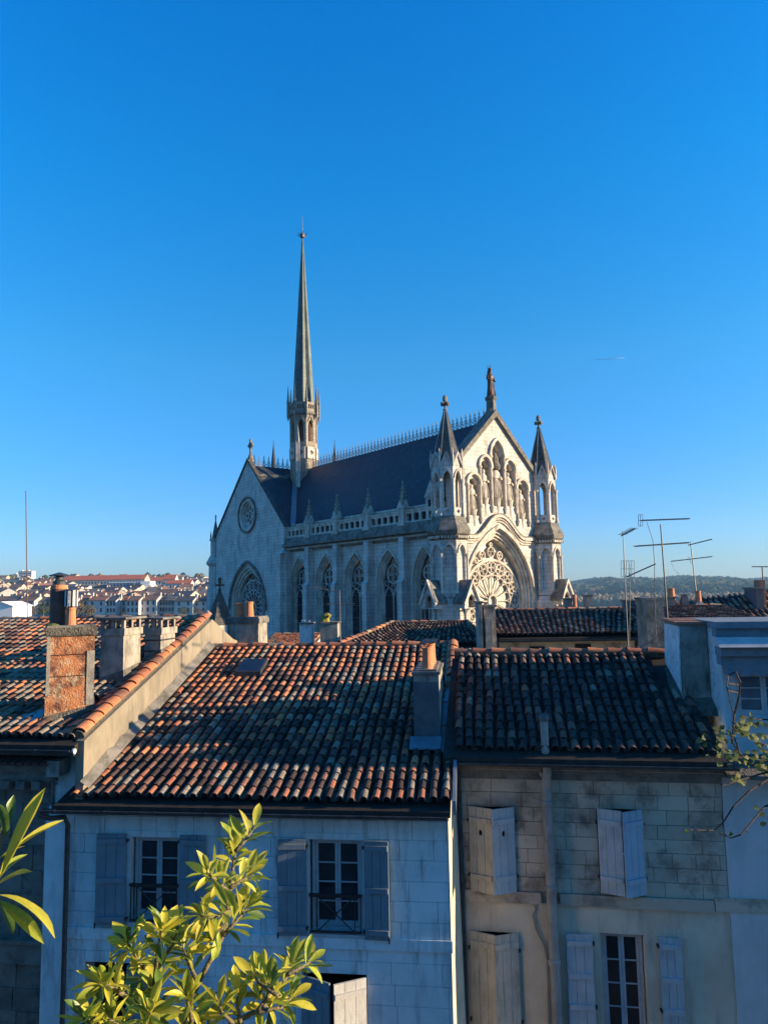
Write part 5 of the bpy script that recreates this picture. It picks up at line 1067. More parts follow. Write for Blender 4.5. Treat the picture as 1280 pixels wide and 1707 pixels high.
# low coping under the attic
m = MB(); m.hexa([(RW+.2, -.1, rz_-.35), (8, -.1, rz_-.5), (8, ay, rz_-.35), (RW+.2, ay, rz_-.3)], [(RW+.2, -.1, rz_-.28), (8, -.1, rz_-.4), (8, ay, rz_-.1), (RW+.2, ay, rz_-.1)]); m.build('coping', ROUGHC, ah)
# ------------------------------------------------------------------ the building the photographer stands in (street canyon)
bh = empty('apartment_house', (0, -1.6, 0)); tag(bh, 'tall plastered house across the street, behind the viewpoint', 'house')
m = MB(); m.box(-26, 24, -11, 0, 0, 15.2); m.build('wall', PLASTER_R, bh); m = MB(); m.hexa([(-26.3, -11.3, 15.2), (24.3, -11.3, 15.2), (24.3, .3, 15.2), (-26.3, .3, 15.2)], [(-24, -5.6, 17.0), (22, -5.6, 17.0), (22, -5.4, 17.0), (-24, -5.4, 17.0)]); m.build('roof', BRICKT, bh)

# ------------------------------------------------------------------ roofs further back
def far_house(label, fr, x0, x1, y_e, z_e, y_r, z_r, xr0=None, xr1=None, weights=(1, 1, 2, 2, 2, 1, 1), ncol=20, wallm=PLASTER_R, name='house', back=4.0, hip=False, pitch=.33, gut=True, wz=None, off=.35):
    h = fempty(name, fr); tag(h, label, 'house')
    xr0 = x0 if xr0 is None else xr0; xr1 = x1 if xr1 is None else xr1
    m = MB(); m.hexa([(x0, y_e-.1, z_e-.2), (x1, y_e-.1, z_e-.2), (xr1, y_r, z_r-.2), (xr0, y_r, z_r-.2)], [(x0, y_e-.1, z_e-.06), (x1, y_e-.1, z_e-.06), (xr1, y_r, z_r-.06), (xr0, y_r, z_r-.06)])
    m.add([(xr0, y_r, z_r-.06), (xr1, y_r, z_r-.06), (x1, y_r+back, z_r-back*.33), (x0, y_r+back, z_r-back*.33)], [(0, 1, 2, 3)])
    rf_ = m.build('roof', ROOFBASE, h, fix=False)
    tile_roof(rf_, fr, (x0, y_e, z_e), (x1, y_e, z_e), (xr0, y_r, z_r), (xr1, y_r, z_r), ncol, pitch, list(weights), sag=.03, limit=0, seed=rnd.randint(1, 50))
    ridge_row(rf_, (xr0, y_r, z_r), (xr1, y_r, z_r), [1, 2, 2, 2, 2, 1, 1], .42, z=.06)
    m = MB(); m.box(x0+.02, x1-.02, y_e+off, y_e+off+.3, 0, z_e-.12+off*(z_r-z_e)/(y_r-y_e)); m.box(x0+.02, x0+.3, y_e+off+.3, y_r+back-.2, 0, z_e-.2); m.box(x1-.3, x1-.02, y_e+off+.3, y_r+back-.2, 0, z_e-.2); m.build('wall', wallm, h)
    for xx in (x0+.02, x1-.22):
        m = MB(); xa = xr0 if xx < (x0+x1)/2 else xr1-.2; m.plate([(y_e+off, z_e-.3), (y_r+back-.3, z_e-.3), (y_r, z_r-.1)], [], 'x', xx, xx+.2) if not hip and abs(xr0-x0) < .3 else None
        if m.v: m.build('gable_wall', wallm, h)
    if gut: gutter(h, x0, x1, y_e-.05, z_e-.12, .07)
    return h, rf_
def vbox(name, parent, fr, x0, y0, x1, y1, yl, d, mt, cap=STONE_D, label=None, base=None):
    a = fr.py(x0, y0, yl); b = fr.py(x1, y1, yl); m = MB(); m.box(a.x, b.x, yl, yl+d, base if base is not None else b.z-.8, a.z); c = m.build(name, mt, parent)
    if cap: m = MB(); m.box(a.x-.05, b.x+.05, yl-.05, yl+d+.05, a.z, a.z+.07); m.build('chimney_cap', cap, c)
    if label: c['label'] = label
    return c, a, b
# G: long roof to the right of the church foot
G0 = at(832, 1062, 27.0); GF = Frame(G0.x, G0.y, 3.0); ge = GF.loc(G0); gr = GF.py(830, 1020, 5.2); gx = GF.py(1062, 1060, 0).x; gx2 = GF.py(1056, 1008, 5.2)
gh, groof = far_house('long low house with dark striped tile roof beside the foot of the church front', GF, 0, gx, 0, G0.z, 5.2, gr.z, 0-.0, GF.py(1066, 1010, 5.2).x, weights=(0, .2, 2, 4, 1.2, .2, 1.2), ncol=26, wallm=STONE_R, back=1.5)
o_ = op(GF, 882, 1078, 908, 1092, .35); m = MB(); m.box(o_[0], o_[1], .30, .36, o_[2], o_[3]); m.build('window', DARKM, gh)
o_ = op(GF, 958, 1074, 985, 1090, .35); m = MB(); m.box(o_[0], o_[1], .30, .36, o_[2], o_[3]); m.build('window', DARKM, gh)
c, a, b = vbox('chimney', gh, GF, 797, 1006, 806, 1084, -.3, 1.6, CHIM, label='tall pale wall chimney left of the long roof'); c_, a, b = vbox('chimney', gh, GF, 806, 1012, 828, 1084, -.1, 1.2, CHIM, label='stepped pale chimney beside the long roof')
m = MB(); q = GF.py(808, 1030, -.2); w = GF.py(832, 1085, -.2); m.box(q.x, w.x-.25, -.35, -.08, w.z, q.z); m.build('wall_end', CHIM, gh)
vbox('chimney', gh, GF, 1045, 1003, 1060, 1026, 3.5, .8, STONE_D, label='small grey chimney at the right end of the long roof')
for (x, y0, y1, mt) in ((957, 991, 1012, POT), (981, 994, 1012, None), (947, 1000, 1012, None)):
    if mt: p = GF.py(x, y0, 5.6); pb = GF.py(x, 1014, 5.6); pot(gh, p.x, 5.6, pb.z, p.z-pb.z, .1)
    else: vbox('chimney', gh, GF, x-5, y0, x+7, y1, 5.6, .6, CHIM)
# H: roof at far right
H0 = at(1100, 1052, 25.0); HF = Frame(H0.x, H0.y, 4.0); hr = HF.py(1112, 1013, 5.0); hx1 = HF.py(1300, 1050, 0).x
hh, hroof = far_house('house with dark tiled roof and clay pots behind the attic at far right', HF, .35, hx1, 0, H0.z, 5.0, hr.z, .35, hx1, weights=(0, .4, 2, 4, 1.2, .2, 1.2), ncol=26, back=1.2, wallm=STONE_D)
# rising cross roof piece
R0 = HF.py(1190, 1012, 6.2); R1 = HF.py(1262, 992, 6.2)
m = MB(); m.hexa([(R0.x-2.0, 3.2, R0.z-1.2), (R1.x+.6, 3.2, R0.z-1.2), (R1.x+.6, 8, R0.z-1.2), (R0.x-2.0, 8, R0.z-1.2)], [(R0.x-1.5, 6.1, hr.z+.02), (R1.x+.5, 6.1, R1.z), (R1.x+.5, 6.4, R1.z), (R0.x-1.5, 6.4, hr.z+.02)]); up = m.build('upper_roof', ROOFBASE, hh)
tile_roof(up, HF, (R0.x-2.0, 3.3, R0.z-1.15), (R1.x+.6, 3.3, R0.z-1.0), (R0.x-1.5, 6.1, hr.z+.05), (R1.x+.5, 6.1, R1.z+.03), 17, .33, [.3, .8, 2, 3, 1.5, 1, 2], limit=0, seed=3)
vbox('chimney', hh, HF, 1076, 1000, 1110, 1070, -1.0, 1.2, STONE_D, label='broad grey chimney block right of the antenna mast')
vbox('chimney', hh, HF, 1100, 998, 1126, 1010, 4.6, .6, STONE_D); p = HF.py(1118, 981, 4.9); pb = HF.py(1118, 999, 4.9); pot(hh, p.x, 4.9, pb.z, p.z-pb.z, .15)
m = MB(); p = HF.py(1140, 991, 4.9); pb = HF.py(1140, 1004, 4.9); m.lathe([(.22, pb.z-.3), (.2, pb.z), (.12, p.z)], p.x, 4.9, 4, .5); m.build('chimney_pot', CHIMD, hh)
p = HF.py(1163, 985, 4.9); pb = HF.py(1163, 1003, 4.9); pot(hh, p.x, 4.9, pb.z, p.z-pb.z, .12); m = MB(); m.lathe([(.4, pb.z-.35), (.14, pb.z+.03)], p.x, 4.9, 4, .5); m.build('chimney_base', CHIM, hh)
vbox('chimney', hh, HF, 1259, 982, 1276, 1032, 5.0, 1.1, CHIMD, label='dark chimney with brick top at the far right edge')
vbox('chimney', hh, HF, 1265, 967, 1276, 984, 5.2, .5, BRICKT, cap=None)
# F: hipped roof in front of the nave
F0 = at(590, 1078, 30.0); FF = Frame(F0.x, F0.y, 6.0); fr1 = FF.py(655, 1040, 4.6); fr2 = FF.py(778, 1028, 4.6); fe = FF.py(806, 1080, 0).x
fh, froof = far_house('low house with hipped striped tile roof in front of the church windows', FF, -.6, fe, 0, F0.z, 4.6, fr1.z, fr1.x, fr2.x, weights=(0, .2, 1.5, 4, 1.8, .3, 1.5), ncol=25, hip=True)
ridge_row(froof, (-.6, 0, F0.z+.05), (fr1.x, 4.6, fr1.z), [3, 2, 1, 1, 1, 0, 0], .45, z=.1)
ridge_row(froof, (fe, 0, F0.z+.05), (fr2.x, 4.6, fr1.z), [1, 2, 2, 2, 1, 0, 0], .45, z=.1)
# E: small bright roof and chimneys
E0 = at(432, 1082, 33.0); EF = Frame(E0.x, E0.y, 3.0); er = EF.py(432, 1060, 3.6); ex = EF.py(514, 1080, 0).x
eh, eroof = far_house('small house with bright orange tile roof behind the ridge, left of the white chimney', EF, 0, ex, 0, E0.z, 3.6, er.z, weights=(4, 4, 2, .5, 1.5, .5, 0), ncol=17)
vbox('chimney', eh, EF, 499, 1041, 520, 1090, -.2, .7, LIMEW, label='small pale chimney with two vents')
for x in (505, 514): m = MB(); p = EF.py(x, 1036, .1); m.lathe([(.07, p.z-.4), (.06, p.z), (.1, p.z+.05)], p.x, .1, 8); m.build('vent', LIMEW, eh)
c, a, b = vbox('chimney', eh, EF, 533, 1040, 563, 1100, -.5, 1.0, CHIM, label='pale chimney with a patch of yellow moss on top')
m = MB(); p = EF.py(541, 1034, -.3); m.lathe([(.22, p.z-.15), (.2, p.z), (.13, p.z+.2), (.03, p.z+.3)], p.x, -.1, 7); m.lathe([(.12, p.z+.1), (.2, p.z+.2), (.05, p.z+.32)], p.x+.12, -.25, 6); m.build('moss_clump', mat('yellow_moss', (0.32, 0.25, 0.04), (0.14, 0.13, 0.03), scale=8, bump=1), c)

# ------------------------------------------------------------------ antennas
def antenna(label, base, top, D, booms, rm=.028, mt=ALUD, grids=(), wires=()):
    pb, pt = at(*base, D), at(*top, D); e = empty('antenna', pb); tag(e, label, 'antenna', 'television antennas on the roofs')
    L_ = lambda p: Vector(p)-pb
    m = MB(); m.tube([(0, 0, -.2), L_(pt)], [rm, rm*.8], 6); m.build('mast', mt, e)
    for (p0, p1, dd, n, el, th, vert) in booms:
        a, b = at(*p0, D+dd[0]), at(*p1, D+dd[1]); m = MB(); m.tube([L_(a), L_(b)], th, 5); bo = m.build('boom', ALU, e)
        dr = (b-a).normalized(); side = Vector((0, 0, 1)) if vert else dr.cross(Vector((0, 0, 1))).normalized()
        em = MB(); em.tube([side*(-el), side*el], .007, 4); me = em.mesh('element', ALU)
        for i in range(n): q = a.lerp(b, (i+.5)/n)+Vector((0, 0, th)); inst('element', me, bo, Matrix.Translation(L_(q)))
    for (x0, y0, x1, y1, n) in grids:
        m = MB()
        a, b = at(x0, y0, D), at(x1, y1, D)
        for i in range(n): t = i/(n-1); m.tube([L_(at(x0+(x1-x0)*t, y0, D)), L_(at(x0+(x1-x0)*t, y1, D+.1))], .006, 4)
        for t in (0.0, .5, 1): m.tube([L_(at(x0, y0+(y1-y0)*t, D)), L_(at(x1, y0+(y1-y0)*t, D))], .006, 4)
        tag(m.build('reflector', ALU, e), kind='stuff')
    for P in wires: m = MB(); m.tube([L_(at(x, y, D)) for x, y in P], .008, 4); m.build('cable', mt, e)
    return e
antenna('leftmost rooftop antenna right of the church, with a wire grid and a slanting boom', (1047, 1080), (1038, 884), 19, [((1036, 893), (1058, 881), (-.1, -.8), 7, .12, .02, False), ((1044, 962), (1093, 940), (0, -.3), 12, .1, .016, False)], grids=[(1035, 935, 1057, 962, 6)], wires=[[(1048, 955), (1055, 965), (1058, 972)], [(1050, 940), (1050, 1000), (1049, 1078)]], rm=.014, mt=ALU)
antenna('tallest dark antenna mast with two long booms', (1113, 1035), (1101, 874), 17.5, [((1068, 868), (1149, 865), (0, .3), 15, .09, .014, False), ((1058, 911), (1148, 905), (0, .5), 12, .16, .014, False)], grids=[(1064, 858, 1071, 877, 3)], wires=[[(1078, 870), (1088, 900), (1091, 940), (1091, 1000), (1094, 1068)], [(1068, 1078), (1085, 1070), (1111, 1050)]], rm=.02)
antenna('antenna with a rising boom behind the tallest mast, standing on a brick chimney pot', (1162, 1000), (1151, 905), 30, [((1147, 909), (1187, 899), (0, -.6), 10, .17, .02, False), ((1118, 936), (1187, 928), (0, 0), 6, .25, .018, False)], rm=.026, wires=[[(1119, 938), (1124, 950), (1132, 957)], [(1148, 928), (1151, 938), (1156, 940)]], mt=ALU)
antenna('small antenna on the chimney at the right edge of the roofs', (1272, 970), (1270, 944), 31, [((1253, 945), (1300, 945), (0, 0), 8, .2, .018, False)], rm=.03)
antenna('thin pale antenna with a cross arm above the ridge, against the church windows', (568, 1078), (566, 985), 24, [((520, 979), (566, 987), (0, 0), 5, .1, .014, False), ((545, 1007), (591, 1007), (0, 0), 2, .1, .014, False)], rm=.022, mt=ALU)
e = antenna('very thin tall pole rising over the town at the left', (46, 1028), (43, 818), 26, [], rm=.018, mt=RUST)

# ------------------------------------------------------------------ town across the valley
WALLS = [mat('town_wall_%s' % n, c, tuple(v*.85 for v in c), rough=.9, scale=.4, bump=0.0, coords='World') for n, c in (('cream', (.50, .44, .35)), ('white', (.52, .50, .46)), ('grey', (.40, .37, .33)), ('rose', (.46, .35, .27)))]
ROOFS = [mat('town_roof_%s' % n, c, tuple(v*.6 for v in c), rough=.95, scale=.9, bump=0.3, bscale=3, coords='World') for n, c in (('red', (.27, .13, .09)), ('brown', (.19, .12, .09)), ('grey', (.13, .12, .12)), ('slate', (.07, .08, .10)))]
TWIN = mat('town_window', (0.05, 0.06, 0.075), (0.03, 0.035, 0.045), rough=.3, scale=3, bump=0)
RED = mat('barracks_roof', (0.42, 0.12, 0.06), (0.33, 0.10, 0.055), scale=.3, coords='World', bump=0)
wm = MB(); wm.box(-.55, .55, -.06, .05, 0, 1.7); WIN = wm.mesh('window', TWIN)
def town_house(label, w, az, dep, wid, h, rh_, wall, roof, floors=3, cols=3, group='terraced houses of the far town', name='town_house', chims=1, wins=True, z=None, ws=1.0):
    """w: world position of the front left foot; front faces the camera, turned by az"""
    e = empty(name, (w.x, w.y, w.z if z is None else z), -R(az)); tag(e, label, 'house', group)
    m = MB(); m.box(0, wid, 0, dep, -6, h); m.plate([(0, h), (dep, h), (dep/2, h+rh_)], [], 'x', .02, .3); m.plate([(0, h), (dep, h), (dep/2, h+rh_)], [], 'x', wid-.3, wid-.02); m.build('wall', wall, e)
    m = MB()
    for s_ in (0, 1):
        ya, yb = (-.4, dep/2) if s_ == 0 else (dep+.4, dep/2)
        m.hexa([(-.1, ya, h-.2), (wid+.1, ya, h-.2), (wid+.1, yb, h+rh_), (-.1, yb, h+rh_)], [(-.1, ya, h+.02), (wid+.1, ya, h+.02), (wid+.1, yb, h+rh_+.25), (-.1, yb, h+rh_+.25)])
    rf_ = m.build('roof', roof, e)
    for k in range(chims): m = MB(); x = wid*(.08+.8*k)+rnd.uniform(0, .5); m.box(x, x+1.1, dep/2-.5, dep/2+.5, h+rh_-1.2, h+rh_+1.2); m.build('chimney', rnd.choice(WALLS[:3]) if k % 2 else WALLS[3], rf_)
    if wins:
        for f in range(floors):
            for c_ in range(cols):
                x = wid*(c_+.5)/cols; zz = h-(h/floors)*(f+1)+.8
                inst('window', WIN, e, Matrix.Translation((x, -.02, zz)) @ Matrix.Diagonal((ws*.85, 1, min(1.15, (h/floors-1.2)/1.7)*ws, 1)))
    return e
desc = ['pale terraced house with %s roof in the shaded front row of the far town, %s']
x = -12; i = 0; rowl = []
colors = ['brown', 'grey', 'slate', 'red']
# front row: shaded street front from px 0 to 345
while x < 352:
    wpx = rnd.choice([15, 19, 24, 30])+rnd.uniform(-2, 3); D = 352+rnd.uniform(-4, 4); p = at(x, 1031, D); wid = wpx/1200*D; hpx = rnd.uniform(27.5, 30); h = hpx/1200*D
    ri = rnd.choice([0, 1, 1, 2, 3, 1]); wi = rnd.choice([0, 1, 1, 2])
    rowl.append((x, wid, D, p, h, ri, wi)); x += wpx; i += 1
n_row = len(rowl)
ordw = ['first', 'second', 'third', 'fourth', 'fifth', 'sixth', 'seventh', 'eighth', 'ninth', 'tenth', 'eleventh', 'twelfth', 'thirteenth', 'fourteenth', 'fifteenth', 'sixteenth', 'seventeenth', 'eighteenth', 'nineteenth', 'twentieth']
for i, (x, wid, D, p, h, ri, wi) in enumerate(rowl):
    town_house('pale terraced house, %s from the left in the front row of the far town' % (ordw[i] if i < 20 else 'last'), Vector((p.x, D, 2.0)), 6.0, 10, wid*.995, p.z-2.0+h, rnd.uniform(1.8, 2.4), WALLS[wi], ROOFS[ri], floors=3, cols=rnd.choice([2, 3, 3]), chims=2)
# rows climbing the slope behind
k = 0
spots = []
for D, yb, n in ((395, 1006, 17), (430, 1001, 16), (475, 996, 16), (520, 992, 15), (575, 988, 14), (640, 984, 14), (820, 977, 12), (930, 973, 12), (1050, 970, 11)):
    for j in range(n): spots.append((D+rnd.uniform(-14, 14), -20+380*(j+rnd.uniform(.1, .9))/n, rnd.uniform(-2, 2)+yb, (j, D)))
rownum = {}; ROWD = [395, 430, 475, 520, 575, 640, 820, 930, 1050]; WN = ['cream', 'white', 'grey', 'rose']; RN = ['red', 'brown', 'grey', 'slate']
for D, x, y, (j_, d0) in spots:
    if 100 < x < 300 and 560 < D < 800: continue
    if 225 < x < 262 and 500 < D < 640: continue
    p = at(x, y, D); wid = rnd.uniform(9, 17); h = rnd.uniform(5, 8); ri = rnd.choice([0, 1, 1, 1, 2, 2]); wi = rnd.choice([0, 1, 2, 2, 3]); zt = terrain(p.x, p.y)
    zz = min(zt, p.z) if abs(zt-p.z) < 9 else zt
    rownum[d0] = rownum.get(d0, 0)+1
    lab_ = '%s small house, %s roof, %s from left in the %s row up the slope' % (WN[wi], RN[ri], ordw[min(19, rownum[d0]-1)], ordw[ROWD.index(d0)])
    e = town_house(lab_, Vector((p.x, D, zz)), rnd.choice([-12, -3, 5, 20, 60, -50]), rnd.uniform(8, 11), wid, h, rnd.uniform(2, 3), WALLS[wi], ROOFS[ri], floors=2, cols=3, chims=1, group='small houses on the slope of the far town', wins=D < 700)
# long red-roofed building
LD = 730; a, b = at(104, 984, LD), at(241, 984, LD); a2 = at(104, 968, LD)
e = town_house('very long building with a bright red roof and rows of arched windows on the skyline', Vector((a.x, LD, a.z)), 0, 16, b.x-a.x, a2.z-a.z, 4.6, WALLS[0], RED, floors=2, cols=26, chims=0, group=None, ws=1.25, name='long_building')
a, b = at(240, 982, LD+40), at(292, 982, LD+40); a2 = at(240, 969, LD+40)
town_house('cream building with a red roof to the right of the long building', Vector((a.x, LD+40, a.z)), 0, 14, b.x-a.x, a2.z-a.z, 4.2, WALLS[1], RED, floors=2, cols=9, chims=2, group=None, ws=1.2)
a, b = at(272, 976, 640), at(292, 976, 640); a2 = at(272, 966, 640)
town_house('square house with a pointed red hipped roof on the skyline', Vector((a.x, 640, a.z)), 0, 10, b.x-a.x, a2.z-a.z, 4.0, WALLS[1], RED, floors=1, cols=4, chims=0, group=None)
a, b = at(276, 982, 560), at(318, 982, 560); a2 = at(276, 973, 560)
town_house('low white building with a long brick-red roof right of the white block', Vector((a.x, 560, a.z)), 0, 10, b.x-a.x, a2.z-a.z, 2.5, WALLS[1], RED, floors=1, cols=7, chims=0, group=None)
# white block with blue-grey wing
WB = mat('white_block', (0.78, 0.77, 0.74), (0.74, 0.73, 0.70), bump=0); BW = mat('pale_blue_wing', (0.30, 0.36, 0.42), (0.24, 0.3, 0.36), bump=0, scale=.5)
a, b, c = at(234, 984, 520), at(250, 984, 520), at(234, 969, 520)
e = empty('white_building', (a.x, 520, a.z)); tag(e, 'plain white cube-like building with a long blue-grey wing in the far town', 'building')
m = MB(); m.box(0, b.x-a.x, 0, 12, -4, c.z-a.z); m.build('block', WB, e); a2 = at(181, 985, 520); c2 = at(181, 972, 520)
m = MB(); m.box(a2.x-a.x, -.1, 1, 10, -4, c2.z-a.z); w_ = m.build('wing', BW, e)
m = MB(); m.box(a2.x-a.x-.4, -.1, .6, 10.4, c2.z-a.z, c2.z-a.z+.6); m.build('flat_roof', WB, e)
for j in range(9): inst('window', WIN, w_, Matrix.Translation((a2.x-a.x+1.5+2.4*j, .98, c2.z-a.z-2.8)))
# tower blocks on the skyline
for nm, x0, x1, yt, Dz in (('the tallest white tower block on the skyline at the left', 38, 52, 952, 1180), ('grey tower block just left of the tallest one', 30, 39, 952, 1210), ('low grey tower block at the left end of the skyline blocks', 20, 29, 957, 1230)):
    a, b, c = at(x0, 976, Dz), at(x1, 976, Dz), at(x0, yt, Dz); e = empty('tower_block', (a.x, Dz, a.z)); tag(e, nm, 'tower block', 'tower blocks on the skyline')
    m = MB(); wd = b.x-a.x; m.box(0, wd, 0, 14, -5, c.z-a.z); m.box(wd*.35, wd*.55, 2, 8, c.z-a.z, c.z-a.z+1.6); w_ = m.build('wall', WALLS[1], e)
    nf = 8
    for f in range(nf):
        m = MB(); m.box(wd*.06, wd*.94, -.1, .0, (c.z-a.z)*(f+.35)/nf, (c.z-a.z)*(f+.75)/nf); m.build('window_band', WALLS[2] if f % 2 else TWIN, e)
# white tent-like roof low at the left edge
a, b, c = at(-6, 1022, 150), at(21, 1022, 150), at(6, 1004, 150)
e = empty('white_shed', (a.x, 150, a.z)); tag(e, 'white gabled shed roof low at the left edge', 'shed'); wd = b.x-a.x
m = MB(); m.plate([(0, -6), (wd, -6), (wd, c.z-a.z-.9), (wd*.3, c.z-a.z), (0, c.z-a.z-.7)], [], 'y', 0, 8); m.build('gable', WB, e)
m = MB(); m.hexa([(-.2, -.3, c.z-a.z-.7), (wd*.3, -.3, c.z-a.z), (wd*.3, 8.2, c.z-a.z), (-.2, 8.2, c.z-a.z-.7)], [(-.2, -.3, c.z-a.z-.55), (wd*.3, -.3, c.z-a.z+.15), (wd*.3, 8.2, c.z-a.z+.15), (-.2, 8.2, c.z-a.z-.55)]); m.hexa([(wd*.3, -.3, c.z-a.z), (wd+.2, -.3, c.z-a.z-.95), (wd+.2, 8.2, c.z-a.z-.95), (wd*.3, 8.2, c.z-a.z)], [(wd*.3, -.3, c.z-a.z+.15), (wd+.2, -.3, c.z-a.z-.8), (wd+.2, 8.2, c.z-a.z-.8), (wd*.3, 8.2, c.z-a.z+.15)]); m.build('roof', WB, e)

# ------------------------------------------------------------------ vegetation
LEAFM = [mat('far_leaves_%s' % n, c, tuple(v*.55 for v in c), tuple(v*1.25 for v in c), rough=1, spec=0.0, scale=.1, cscale=.3, mix=.3, bump=.3, bscale=1.2, coords='World', bdist=.6) for n, c in (('dark', (.035, .055, .03)), ('green', (.06, .085, .035)), ('olive', (.10, .10, .04)), ('autumn', (.17, .12, .055)), ('bare', (.20, .145, .085)), ('straw', (.25, .185, .10)))]
def ico():
    bm = bmesh.new(); bmesh.ops.create_icosphere(bm, subdivisions=2, radius=1); v = [tuple(x.co) for x in bm.verts]; f = [tuple(x.index for x in q.verts) for q in bm.faces]; bm.free(); return np.array(v), f
IV, IFc = ico()
bm = bmesh.new(); bmesh.ops.create_icosphere(bm, subdivisions=1, radius=1); IV1 = np.array([tuple(x.co) for x in bm.verts]); IF1 = [tuple(x.index for x in q.verts) for q in bm.faces]; bm.free()
def clump(mb, x, y, z, r, h, mi, hi=False):
    V, Fc = (IV, IFc) if hi else (IV1, IF1); nv = V*np.array([r, r, h]); nv = nv*(1+np.array([rnd.uniform(-.28, .28) for _ in range(len(V))])[:, None]); b = len(mb.v)
    mb.v += [tuple(p) for p in (nv+np.array([x, y, z]))]; mb.f += [tuple(b+i for i in f) for f in Fc]; mb.mi += [mi]*len(Fc)
# wooded hills to the right
m = MB()
for _ in range(9000):
    az_ = R(rnd.uniform(9, 33)); r_ = 1750+1650*rnd.random()**.9; x, y = r_*math.sin(az_), r_*math.cos(az_)
    n_ = vnoise(x*.006, y*.006, 2)+.5*vnoise(x*.017, y*.013, 5)
    if n_ < -.55: continue
    mi = 0 if n_ > .35 else (1 if rnd.random() < .3 else 0) if n_ > .0 else rnd.choice([2, 2, 2, 1, 3])
    s_ = rnd.uniform(8, 17); clump(m, x, y, terrain(x, y)+s_*.45, s_, s_*.65, mi)
tag(m.build('hill_woods', LEAFM, fix=False), 'wooded hillside in dark green and rusty autumn patches beyond the river plain', 'woodland', kind='stuff')
m = MB()
for _ in range(3600):
    az_ = R(rnd.uniform(9, 33)); r_ = rnd.uniform(1330, 1600); x, y = r_*math.sin(az_), r_*math.cos(az_); s_ = rnd.uniform(3, 6)
    clump(m, x, y, terrain(x, y)+s_*1.2, s_, s_*1.6, rnd.choice([4, 4, 5, 5, 4]))
tag(m.build('bare_poplars', LEAFM, fix=False), 'belt of pale bare winter trees at the foot of the hills', 'woodland', kind='stuff')
m = MB()
for _ in range(1500):
    az_ = R(rnd.uniform(-31, -8)); r_ = rnd.choice([rnd.uniform(1260, 1700) if rnd.random() < .3 else 500, rnd.uniform(380, 1100)]); x, y = r_*math.sin(az_), r_*math.cos(az_); s_ = rnd.uniform(2, 4.5) if r_ < 1150 else rnd.uniform(3, 6)
    if r_ < 1150 and vnoise(x*.03, y*.03, 1) < .25: continue
    if r_ >= 1150 and -27.2 < math.degrees(az_) < -25.3: continue
    clump(m, x, y, terrain(x, y)+s_*.5, s_, s_*.8, rnd.choice([0, 1, 0, 2, 3]))
tag(m.build('town_trees', LEAFM, fix=False), 'scattered dark trees among and behind the houses of the far town', 'woodland', kind='stuff')
def leafy_tree(label, p, hgt, rad, mis, bare=False, name='tree'):
    e = empty(name, p); tag(e, label, 'tree', 'trees below the far town')
    m = MB(); m.tube([(0, 0, -2), (0, 0, hgt*.35), (.2, 0, hgt*.7)], [rad*.09, rad*.07, rad*.03], 6)
    for i in range(10): a = rnd.uniform(0, 6.28); h0 = hgt*rnd.uniform(.3, .6); m.tube([(0, 0, h0), (rad*.5*math.cos(a), rad*.5*math.sin(a), h0+hgt*.2), (rad*.85*math.cos(a), rad*.85*math.sin(a), h0+hgt*.36)], [rad*.04, rad*.025, rad*.01], 4)
    m.build('trunk', LEAFM[4], e)
    m = MB()
    for i in range(420):
        a, b_ = rnd.uniform(0, 6.28), rnd.uniform(-1, 1); q = (1-abs(b_)**2)**.5*rad*rnd.uniform(.4, 1.05); c = Vector((q*math.cos(a), q*math.sin(a), hgt*.62+b_*hgt*.38)); s_ = rad*.075
        d1 = Vector((rnd.gauss(0, 1), rnd.gauss(0, 1), rnd.gauss(0, 1))).normalized()*s_; d2 = Vector((rnd.gauss(0, 1), rnd.gauss(0, 1), rnd.gauss(0, 1))).normalized()*s_; m.c = rnd.choice(mis); m.add([c-d1, c+d2, c+d1, c-d2], [(0, 1, 2, 3)])
    m.build('crown', LEAFM, e, fix=False)
for x, y, D, hp, mis, lab in ((72, 1030, 250, 20, (0, 1), 'round dark green tree behind the left ridge, left of the flue'), (52, 1030, 260, 17, (3, 4), 'brownish tree behind the left ridge near the thin pole'), (88, 1030, 245, 16, (0, 2), 'dark tree close left of the metal flue'), (128, 1031, 240, 24, (4, 5, 3), 'pale bare tree right of the striped cowl'), (150, 1031, 250, 19, (4, 3, 2), 'brown bare tree between the striped cowl and the chimneys'), (306, 1031, 300, 16, (1, 2), 'green tree in front of the far terrace near the church'), (330, 1031, 300, 14, (3, 4), 'brown tree beside the left edge of the church'), (205, 1031, 300, 10, (1, 0), 'low green tree above the open slab cap')):
    p = at(x, y, D); leafy_tree(lab, Vector((p.x, D, p.z)), hp/1200*D*1.15, hp/1200*D*.62, mis)

# ------------------------------------------------------------------ near foliage
LG = mat('laurel_leaf', (0.28, 0.35, 0.04), (0.40, 0.43, 0.045), (0.50, 0.46, 0.07), rough=0.42, spec=0.45, scale=6, cscale=9, mix=0.35, bump=0.12, bscale=60, transl=0.42, var=0.3, bdist=.004)
LD_ = mat('laurel_leaf_dark', (0.08, 0.15, 0.03), (0.12, 0.19, 0.035), (0.12, 0.15, 0.04), rough=0.32, spec=0.5, scale=6, mix=0.3, bump=0.12, bscale=60, transl=0.28, var=0.3, bdist=.004)
LY = mat('laurel_leaf_yellow', (0.64, 0.57, 0.07), (0.50, 0.50, 0.06), (0.70, 0.56, 0.09), rough=0.42, spec=0.4, scale=6, mix=0.35, bump=0.12, bscale=60, transl=0.48, var=0.2, bdist=.004)
LO = mat('laurel_leaf_orange', (0.50, 0.26, 0.03), (0.42, 0.2, 0.03), rough=0.5, scale=6, transl=0.45, bump=.1)
